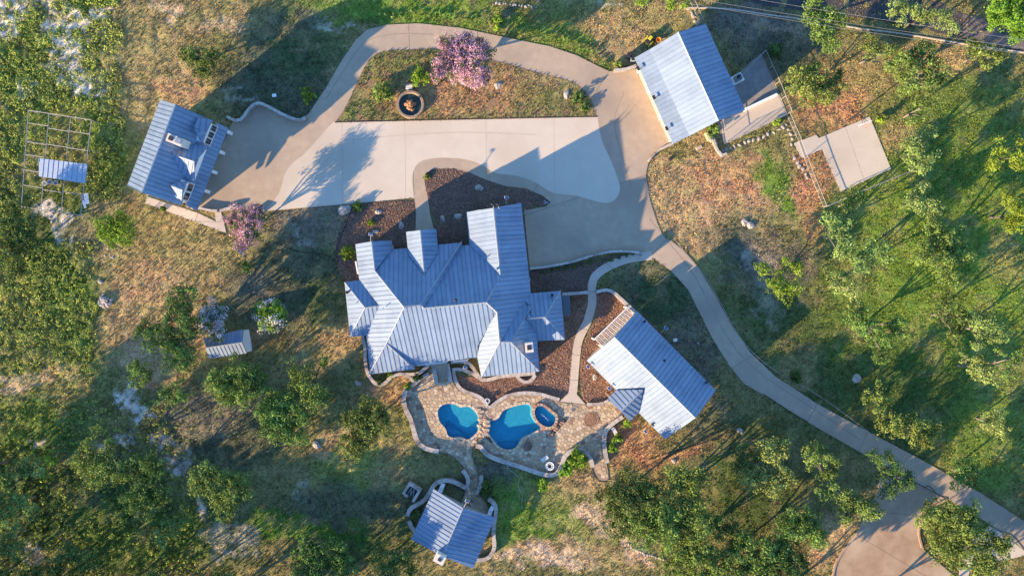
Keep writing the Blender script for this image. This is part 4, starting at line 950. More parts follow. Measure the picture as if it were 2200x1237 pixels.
for X, Y, lab in [(612,345,'white chaise at the upper left corner of the pool house'),(1120,580,'white chaise at the upper right corner of the pool house')]:
    p = W(*z9(X, Y), .3); r = empty('lounge_chair', (p.x, p.y, 0), 1.2, label=lab, cat='chair')
    MB().box((p.x, p.y, .35), (1.3, .55, .08), 1.2).build('seat', M['white'], r)
    MB().box((p.x+.25, p.y+.62, .55), (.6, .5, .07), 1.2, 0).build('backrest', M['white'], r)
    for sx_ in (-.5, .5):
        for sy_ in (-.22, .22):
            qx = p.x+sx_*math.cos(1.2)-sy_*math.sin(1.2); qy = p.y+sx_*math.sin(1.2)+sy_*math.cos(1.2)
            MB().box((qx, qy, .16), (.06, .06, .32), 1.2).build('leg', M['white'], r)
    for o in list(r.children):
        pass
    r.rotation_euler = (0, 0, 0)

# ---- garden shed
z14 = ZR(400, 400, 3.0925)
def g14(X, Y, z): return (*z14(X, Y), z)
s0=g14(262,967,2.1); s1=g14(378,950,2.1); s2=g14(372,1037,3.1); s3=g14(130,1073,3.1); s4=g14(155,1143,2.1); s5=g14(402,1108,2.1); s6=g14(118,1010,2.1)
shed = empty('garden_shed', W(490, 740), label='small metal shed under the pale flowering tree', cat='shed')
make_roof(shed, [[s6,s1,s2,s3],[s4,s5,s2,s3]], [(s3,s2)], pw=.5)
walls(shed, [s6,s1,s2,s5,s4,s3], m=M['white'], d=.1)
MB().box((W(*z14(402,1020)).x, W(*z14(402,1020)).y, .95), (.08, 1.1, 1.8), .15).build('door', M['stucco'], shed)

# ---- wire pen with tin roof at far left
pen = empty('animal_pen', W(120, 350), label='pipe framed animal pen at the far left', cat='pen')
PZt = 2.2
def pipe(a, b, z=PZt, r=.045, nm='rail', post=True):
    A = W(*a, z); B = W(*b, z); A.z = B.z = z
    MB().tube([A, B], r, 6).build(nm, M['galv'], pen)
K = [(61,237),(196,258),(173,463),(46,444)]
def bil(u, v):
    a = np.array(K, float); return tuple((a[0]*(1-u)+a[1]*u)*(1-v)+(a[3]*(1-u)+a[2]*u)*v)
for u in (0, .33, .67, 1): pipe(bil(u, 0), bil(u, 1))
for v in (0, .14, .31, .47, .62, .78, 1):
    for i, (u0_, u1_) in enumerate([(0, .33), (.33, .67), (.67, 1)]):
        j = 0 if v in (0, 1) else random.uniform(-.015, .015); pipe(bil(u0_, v+j), bil(u1_, v+j))
for u in (0, .33, .67, 1):
    for v in (0, .31, .62, 1):
        p = W(*bil(u, v), PZt); MB().tube([(p.x, p.y, 0), (p.x, p.y, PZt)], .05, 6).build('post', M['galv'], pen)
pr = MB(); t = [W(84,340,2.5), W(188,353,2.5), W(183,394,2.3), W(84,379,2.3)]
roofp = make_roof(pen, [[(84,379,2.35),(183,394,2.35),(188,353,2.55),(84,340,2.55)]], [], pw=.62, m=M['coop'], name='tin_roof')
for x, y, lab in [(100,395,'white tub under the animal pen roof'),(112,392,'grey tub in the animal pen'),(124,394,'blue bucket in the animal pen')]:
    p = W(x, y); MB().lathe((p.x, p.y, 0), [(.0, .02), (.2, .02), (.27, .45), (.3, .45), (.3, .4), (.2, .1), (0, .08)], 12).build('tub', M['white'] if 'white' in lab else M['coop'], label=lab, cat='tub')
cv = empty('folded_tarp', W(185, 430), label='white tarp and boards leaning beside the pen', cat='tarp')
for k, (x, y, a, l, w_) in enumerate([(182,432,1.9,1.7,.35),(190,428,1.7,1.4,.5),(186,440,1.9,1.0,.25)]):
    p = W(x, y); MB().box((p.x, p.y, .3+.1*k), (l, w_, .06), a, .25).build('board', M['white'] if k else M['galv'], cv)

# ------------------------------------------------------------------ fences
def fence(pts, hgt, label, post=2.4, netm='mesh'):
    c = [W(*p) for p in pts]; root = empty('wire_fence', c[0], label=label, cat='fence')
    for i in range(len(c)-1):
        a, b = c[i], c[i+1]; L = (b-a).length; n_ = max(1, round(L/post)); rz = math.atan2((b-a).y, (b-a).x)
        for k in range(n_+(1 if i == len(c)-2 else 0)):
            p = a.lerp(b, k/n_); MB().tube([(p.x, p.y, 0), (p.x, p.y, hgt+.05)], .045, 6).build('post', M['galv'], root)
        MB().tube([(a.x, a.y, hgt), (b.x, b.y, hgt)], .03, 6).build('top_rail', M['galv'], root)
        MB().tube([(a.x, a.y, .12), (b.x, b.y, .12)], .02, 5).build('bottom_rail', M['galv'], root)
        nb_ = MB(); nw = int(L/.3)
        for k in range(nw):
            t0_, t1_ = k/nw, min(1, (k+4)/nw)
            for s in (0, 1):
                A_ = a.lerp(b, t0_ if s == 0 else t1_); B__ = a.lerp(b, t1_ if s == 0 else t0_)
                nb_.tube([(A_.x, A_.y, .12), (B__.x, B__.y, hgt)], .004, 3, cap=False)
        nb_.build('chain_link', M['mesh'], root, kind='stuff')
    return root
fence([(1579,178),(1635,118),(1665,183),(1690,245)], 1.7, 'chain link fence around the shaded kennel slab')
fence([(1690,247),(1556,310)], 1.5, 'low railing along the lower edge of the workshop terrace')
fence([(1690,247),(1715,305),(1740,375),(1768,444)], 1.1, 'chain link fence running down past the sports slab')
fence([(1770,445),(1856,408),(1945,372)], 1.5, 'wire fence below the sports slab')
fence([(1480,0),(1492,25),(1503,52)], 1.6, 'short fence above the workshop')
fence([(1548,262),(1556,310)], 1.2, 'short railing beside the workshop steps', 1.4)
# terrace steps at workshop corner
ts = empty('terrace_steps', W(1528, 298), label='three tan steps at the lower corner of the workshop', cat='steps')
for k in range(4):
    p = W(1519+k*5.5, 295+k*3); MB().box((p.x, p.y, .25-.06*k), (.33, 1.1, .5-.12*k), .42).build('step', M['flag'][2], ts)
stone_wall([(1533,300),(1540,320),(1552,334),(1562,330)], .3, .4, 'low tan border around the steps by the workshop')
MB().prism([tuple(W(*z5(*q_), .9)[:2]) for q_ in [(885,685),(1085,590),(1095,603),(893,697)]], .05, .95).build('half_wall', M['white'], label='white half wall dividing kennel and terrace', cat='wall')

# power lines crossing the upper right
for k, (a, b, lab) in enumerate([((1470,-28),(2320,102),'overhead wire across the upper right, topmost'),((1470,-6),(2320,118),'overhead wire across the upper right, middle one'),((1470,6),(2320,132),'overhead wire across the upper right, lowest')]):
    A = W(*a, 8.5); B = W(*b, 8.5); pts = []
    for i in range(25):
        t = i/24; q_ = A.lerp(B, t); q_.z = 8.5-1.2*4*t*(1-t)*.5; pts.append(q_)
    MB().tube(pts, .012, 5).build('power_line', M['galv'], label=lab, cat='wire')

# ------------------------------------------------------------------ small objects
# fountain
fx = W(883, 227); fo = empty('fountain', (fx.x, fx.y, 0), label='round stone fountain with a rusty rock figure inside', cat='fountain')
MB().lathe((fx.x, fx.y, .05), [(1.75, -.1), (1.75, .55), (1.72, .62), (1.48, .62), (1.44, .55), (1.44, .02), (0, .02)], 40).build('basin_ring', M['bstone'], fo)
MB().lathe((fx.x, fx.y, .30), [(1.44, 0), (0, 0)], 40).build('water', mat('fountain_water', (.012,.03,.02), rough=.06, spec=.7), fo)
for k in range(22):
    a = 2*math.pi*k/22; MB().box((fx.x+1.61*math.cos(a), fx.y+1.61*math.sin(a), .66), (.26, .42, .06), a).build('rim_stone', M['bstone'], fo)
for k in range(16):
    a = random.uniform(0, 6.28); d = random.uniform(0, .62); zz = .3+max(0, .7-d)*1.4
    MB().rock((fx.x+d*math.cos(a), fx.y+d*math.sin(a)-.1, zz*.6), random.uniform(.2, .34), 1.1, 1.2, k, 8).build('rock', M['rust'], fo)
MB().tube([(fx.x, fx.y, .5), (fx.x+.1, fx.y+.1, 1.7)], [.22, .1], 8).build('spout', M['rust'], fo)
p = W(880, 190); r = empty('garden_bench', (p.x, p.y, 0), label='small white and dark bench above the fountain', cat='bench')
for k in range(3): MB().box((p.x, p.y+.22*k-.2, .45), (.85, .14, .05)).build('slat', M['white'], r)
for s in (-.35, .35): MB().box((p.x+s, p.y, .22), (.07, .5, .44)).build('leg', M['dark'], r)
MB().box((p.x, p.y+.38, .75), (.85, .06, .4)).build('backrest', M['dark'], r)
# stone fire pit left of pool house
fp = W(886, 1053); root = empty('barbecue_pit', (fp.x, fp.y, 0), label='square stone barbecue pit left of the pool house', cat='barbecue')
rz = -.55
def rot(dx, dy): return (fp.x+dx*math.cos(rz)-dy*math.sin(rz), fp.y+dx*math.sin(rz)+dy*math.cos(rz))
for dx, dy, w_, d_ in [(0, .75, 1.9, .35), (-.78, -.1, .35, 1.35), (.78, -.2, .35, 1.55), (-.35, -.75, .5, .3)]:
    c = rot(dx, dy); MB().box((c[0], c[1], .4), (w_, d_, .8), rz).build('stone_side', M['stone'], root)
c = rot(0, 0); MB().box((c[0], c[1], .25), (1.2, 1.15, .3), rz).build('ash_bed', M['dark'], root)
for k in range(4): c = rot(-.3+.2*k, 0); MB().box((c[0], c[1], .62), (.06, 1.1, .05), rz+.4*(k % 2)).build('grill_bar', M['galv'], root)
# round tables / parasol bases / planters
def table(px, py, r, lab, cat='table'):
    p = W(px, py, .5); o = empty('round_table', (p.x, p.y, 0), label=lab, cat=cat)
    MB().lathe((p.x, p.y, .5), [(r*.45, .0), (r*.5, .06), (r*.78, .04), (r, .06), (r, 0), (r*.8, -.02)], 24).build('table_top', M['white'], o)
    MB().lathe((p.x, p.y, .5), [(0, .02), (r*.36, .02)], 16).build('centre', M['dark'], o)
    MB().tube([(p.x, p.y, .05), (p.x, p.y, .5)], .1, 8).build('pedestal', M['white'], o)
    for k in range(8):
        a = k*math.pi/4; MB().box((p.x+r*.64*math.cos(a), p.y+r*.64*math.sin(a), .575), (r*.34, .05, .03), a).build('spoke', M['dark'], o)
table(1181, 1001, .55, 'round white table at the lower edge of the terrace')
table(1047, 861, .34, 'small round white table at the wall dip between the pools')
for px, py, rx, ry, lab in [(1270,900,.93,.98,'round mulch planter in the middle of the terrace'),(1134,958,.58,.68,'oval dark planter bed beside the larger pool')]:
    p = W(px, py); o = empty('planter_bed', (p.x, p.y, 0), label=lab, cat='planter')
    MB().lathe((p.x, p.y, .05), [(1, 0), (1, .07), (.92, .07), (.92, .03)], 28, -.4, rx, ry).build('rim', M['brick'], o)
    MB().lathe((p.x, p.y, .05), [(.92, .035), (.5, .07), (0, .08)], 28, -.4, rx, ry).build('mulch', M['mulch'] if px > 1200 else M['mulch_dark'], o)
def bench(px, py, L, rz, lab, m='white'):
    p = W(px, py); o = empty('bench', (p.x, p.y, 0), label=lab, cat='bench')
    ca, sa = math.cos(rz), math.sin(rz)
    for k in range(3):
        dy = -.16+.16*k; MB().box((p.x-dy*sa, p.y+dy*ca, .46), (L, .11, .05), rz).build('slat', M[m], o)
    for s in (-1, 1):
        MB().box((p.x+s*L*.4*ca, p.y+s*L*.4*sa, .25), (.08, .42, .4), rz).build('leg', M[m], o)
bench(1170, 983, .95, .6, 'white bench on the lower part of the terrace')
bench(1319, 924, .95, -1.0, 'slatted white bench in the planting behind the terrace wall')
r = empty('stepping_bench', W(1196, 915), label='dark stone seat curving along the spa', cat='seat')
for k in range(9):
    t = k/8; p = W(1212-t*31, 902+t*34); MB().rock((p.x, p.y, .1), .24, .8, 1.2, k+40, 8).build('stone', M['dark'] if k % 3 == 0 else M['brick'], r)
# AC unit on pad
p = W(1588, 166, .9); r = empty('air_conditioner', (p.x, p.y, 0), label='white pad with a grey air conditioner right of the workshop', cat='air conditioner')
MB().box((p.x, p.y, .1), (1.6, 1.15, .12), .5).build('pad', M['white'], r)
MB().box((p.x, p.y, .52), (.8, .75, .72), .5).build('cabinet', M['galv'], r)
MB().lathe((p.x, p.y, .89), [(.32, 0), (.32, .03), (0, .03)], 16).build('fan_grille', M['dark'], r)
# mower, cart, bins above the workshop
p = W(1393, 90); r = empty('ride_on_mower', (p.x, p.y, 0), label='dark and yellow ride-on mower parked above the workshop', cat='mower')
MB().box((p.x, p.y, .55), (1.0, .6, .45), .9).build('body', M['dark'], r); MB().box((p.x+.1, p.y+.2, .82), (.5, .4, .1), .9).build('seat', M['yellow'], r)
MB().box((p.x-.1, p.y-.1, .25), (.9, 1.05, .16), .9).build('cutting_deck', M['yellow'], r)
for k, (dx, dy) in enumerate([(.45, .15), (.1, .5), (-.45, -.1), (-.1, -.45)]):
    MB().tube([(p.x+dx-.08, p.y+dy+.08, .25), (p.x+dx+.08, p.y+dy-.08, .25)], .25, 12).build('wheel', M['black'], r)
p = W(1413, 89); r = empty('wheelbarrow', (p.x, p.y, 0), label='orange wheelbarrow beside the mower', cat='wheelbarrow')
MB().lathe((p.x, p.y, .3), [(0, 0), (.2, 0), (.32, .28), (.28, .28), (.18, .05), (0, .05)], 12).build('tray', M['orange'], r)
MB().tube([(p.x-.3, p.y, .2), (p.x-.3, p.y+.1, .2)], .2, 10).build('wheel', M['black'], r)
for s in (-.2, .2): MB().tube([(p.x-.2, p.y+s, .3), (p.x+.8, p.y+s, .5)], .03, 5).build('handle', M['galv'], r)
for x, y, lab in [(1350,124,'black wheeled bin at the upper workshop corner, left'),(1358,130,'grey wheeled bin at the upper workshop corner, right')]:
    p = W(x, y); r = empty('wheeled_bin', (p.x, p.y, 0), label=lab, cat='bin')
    b_ = MB(); b_.prism([(p.x-.26, p.y-.28), (p.x+.26, p.y-.28), (p.x+.26, p.y+.28), (p.x-.26, p.y+.28)], .1, .95); b_.build('body', M['dark'] if 'black' in lab else M['coop'], r)
    MB().box((p.x, p.y, 1.0), (.58, .66, .08), .1).build('lid', M['dark'], r)
    for s in (-.2, .2): MB().tube([(p.x+s-.04, p.y+.3, .12), (p.x+s+.04, p.y+.3, .12)], .12, 10).build('wheel', M['black'], r)
# basketball hoop
p = W(1825, 258); r = empty('basketball_hoop', (p.x, p.y, 0), label='basketball hoop on a leaning pole at the slab edge', cat='basketball hoop')
MB().tube([(p.x, p.y, 0), (p.x, p.y, 2.6), (p.x+.1, p.y-.3, 3.1)], .08, 8).build('pole', M['black'], r)
q_ = Vector((p.x+.45, p.y-1.15, 3.1)); rz = .36
MB().box(q_, (1.4, .06, .95), rz).build('backboard', M['white'], r)
for s in (-.35, 0, .35): MB().tube([(p.x+.08, p.y-.25, 2.8), (q_.x+s, q_.y+s*.3+.05, 3.1)], .035, 6).build('brace', M['black'], r)
MB().lathe((q_.x+.1, q_.y-.32, 2.95), [(.23, -.02), (.25, 0), (.23, .02), (.21, 0), (.23, -.02)], 16).build('rim', M['red'], r)
# stack of letters-like crates by the drive bed
p = W(1172, 437)
for k, (dx, dy) in enumerate([(0, 4), (0, -1), (5, 2)]):
    p = W(1170+dx, 434+dy); r = empty('crate', (p.x, p.y, 0), label=['lower small dark slatted crate at the bed tip', 'upper small dark slatted crate at the bed tip', 'right small dark slatted crate at the bed tip'][k], cat='crate')
    MB().box((p.x, p.y, .16), (.3, .24, .24), .3).build('box', M['dark'], r)
    for s in (-.08, .08): MB().box((p.x+s, p.y, .29), (.05, .2, .02), .3).build('slat', M['white'], r)
# hose
MB().tube([W(*q_)+Vector((0, 0, .06)) for q_ in smooth([(1083,1000),(1088,1006),(1092,1002),(1087,999),(1098,1010),(1110,1020),(1116,1030),(1113,1042),(1118,1054),(1123,1062),(1121,1075),(1122,1092)], 5)], .035, 5).build('garden_hose', mat('pale_hose', (.40,.42,.30)), label='pale garden hose lying on the lawn below the terrace', cat='hose')
for x, y, lab in [(590,206,'small white utility cover on the shaded lawn'),(1450,730,'small grey utility box behind the cabin')]:
    p = W(x, y); MB().box((p.x, p.y, .1), (.5, .38, .22), .2).build('utility_box', M['white'], label=lab, cat='utility box')
p = W(1501, 318); MB().box((p.x, p.y, .12), (.75, .4, .25), .5).build('timber_box', M['wood'], label='brown timber box below the workshop wall', cat='box')
p = W(1440, 342); MB().lathe((p.x, p.y, 0), [(.0, .3), (.2, .3), (.26, .0)], 10).build('plant_pot', M['dark'], label='dark pot on the grass below the workshop', cat='pot')
for x, y, lab in [(1480,322,None)]: pass

# ------------------------------------------------------------------ foliage
def leaf_cloud(centers, radii, nl, size, flat=.8, up=.35):
    """leaf-sized diamonds round clump centres -> verts, quads"""
    n = len(centers)*nl
    c = np.repeat(centers, nl, 0); r = np.repeat(radii, nl)
    d = rng.normal(size=(n, 3)); d /= np.linalg.norm(d, axis=1)[:, None]
    rad = r*rng.uniform(.25, 1.0, n)**.6
    P = c+d*rad[:, None]*np.array((1, 1, flat))
    nrm = d+rng.normal(size=(n, 3))*.5+np.array((0, 0, up)); nrm /= np.linalg.norm(nrm, axis=1)[:, None]
    t = np.cross(nrm, rng.normal(size=(n, 3))); t /= np.linalg.norm(t, axis=1)[:, None]; b = np.cross(nrm, t)
    s = size*rng.uniform(.6, 1.35, n)[:, None]
    V = np.stack([P-t*s, P-b*s*.62, P+t*s, P+b*s*.62], 1).reshape(-1, 3)
    return V, np.arange(n*4).reshape(n, 4)
def crown_mesh(blobs, hgt, dens=1., size=.15, thick=.42, zlow=None, base=None, clumpr=(.34, .75), nl=22):
    cs = []; rs_ = []
    for (px, py, r) in blobs:
        zc = hgt*random.uniform(.72, .88); R = r*S; c = W(px, py, zc)
        n = max(5, int(R*R*12*dens))
        d = rng.normal(size=(n, 3)); d /= np.linalg.norm(d, axis=1)[:, None]; d[:, 2] = np.abs(d[:, 2])*np.where(rng.random(n) < .75, 1, -.7)
        rad = rng.uniform(.35, 1.0, n)**.7
        lump = 1+.22*np.sin(3*np.arctan2(d[:, 1], d[:, 0])+px)+.12*np.sin(5*np.arctan2(d[:, 1], d[:, 0])+py)
        Q = np.array(c)+d*(rad*R*1.1*lump)[:, None]*np.array((.93, .93, thick*min(1.6, 1+.5/R)))
        cs.append(Q); rs_.append(rng.uniform(*clumpr, n)*min(1, .55+R*.35))
    return np.concatenate(cs), np.concatenate(rs_)
FOL = {'oak': 'oak', 'oakdark': 'oakdark', 'bright': 'bright', 'lime': 'lime'}
def tree(name, label, hgt, blobs, leaf='oak', dens=1., group=None, cat='tree', blossom=None, bsh=.5, size=.105, thick=.42, trunkr=None, base=None, bark='bark', twigs=0):
    pts = [W(px, py, hgt*.7) for px, py, r in blobs]; wt = [r*r for _, _, r in blobs]; sw = sum(wt)
    bx = sum(p.x*a for p, a in zip(pts, wt))/sw; by = sum(p.y*a for p, a in zip(pts, wt))/sw
    if base: q_ = W(*base); bx, by = q_.x, q_.y
    root = empty(name, (bx, by, 0), label=label, cat=cat, group=group); root.name = name
    tb = MB(); R0_ = trunkr or .022*hgt+.03
    fork = Vector((bx+random.uniform(-.2, .2), by+random.uniform(-.2, .2), hgt*.28))
    tb.tube([(bx, by, -.1), (bx, by, .15), fork], [R0_*1.2, R0_*.9, R0_*.7], 8)
    for p, (px, py, r) in zip(pts, blobs):
        mid = fork.lerp(p, .55)+Vector((random.uniform(-.4, .4), random.uniform(-.4, .4), random.uniform(-.1, .5)))
        tb.tube([fork-Vector((0, 0, .1)), mid, p], [R0_*.7, R0_*.42, R0_*.18], 6)
        for k in range(3+twigs):
            e = p+Vector((random.uniform(-1, 1)*r*S*.8, random.uniform(-1, 1)*r*S*.8, random.uniform(0, .18)*hgt))
            tb.tube([mid, p.lerp(e, .4), e], [R0_*.3, R0_*.18, .015], 5, cap=False)
    tb.build('trunk', M[bark], root, smooth=True)
    C_, rr = crown_mesh(blobs, hgt, dens, thick=thick)
    nl = 44
    if blossom:
        dl = np.array(dvec); cen = np.array([bx, by, hgt*.7])
        m_ = rng.random(len(C_)) < bsh
        V, F = leaf_cloud(C_[~m_]-np.array((0, 0, .15)), rr[~m_], nl, size); V2, F2 = leaf_cloud(C_[m_]+np.array((0, 0, .1)), rr[m_]*.95, 50, size*.75)
        V2 -= np.array((bx, by, 0)); fast('blossom', V2, F2, M[blossom], parent=root)
    else: V, F = leaf_cloud(C_, rr, nl, size)
    V = V-np.array((bx, by, 0)); fast('crown', V, F, M[leaf], parent=root)
    return root
_S = lambda lst: lst
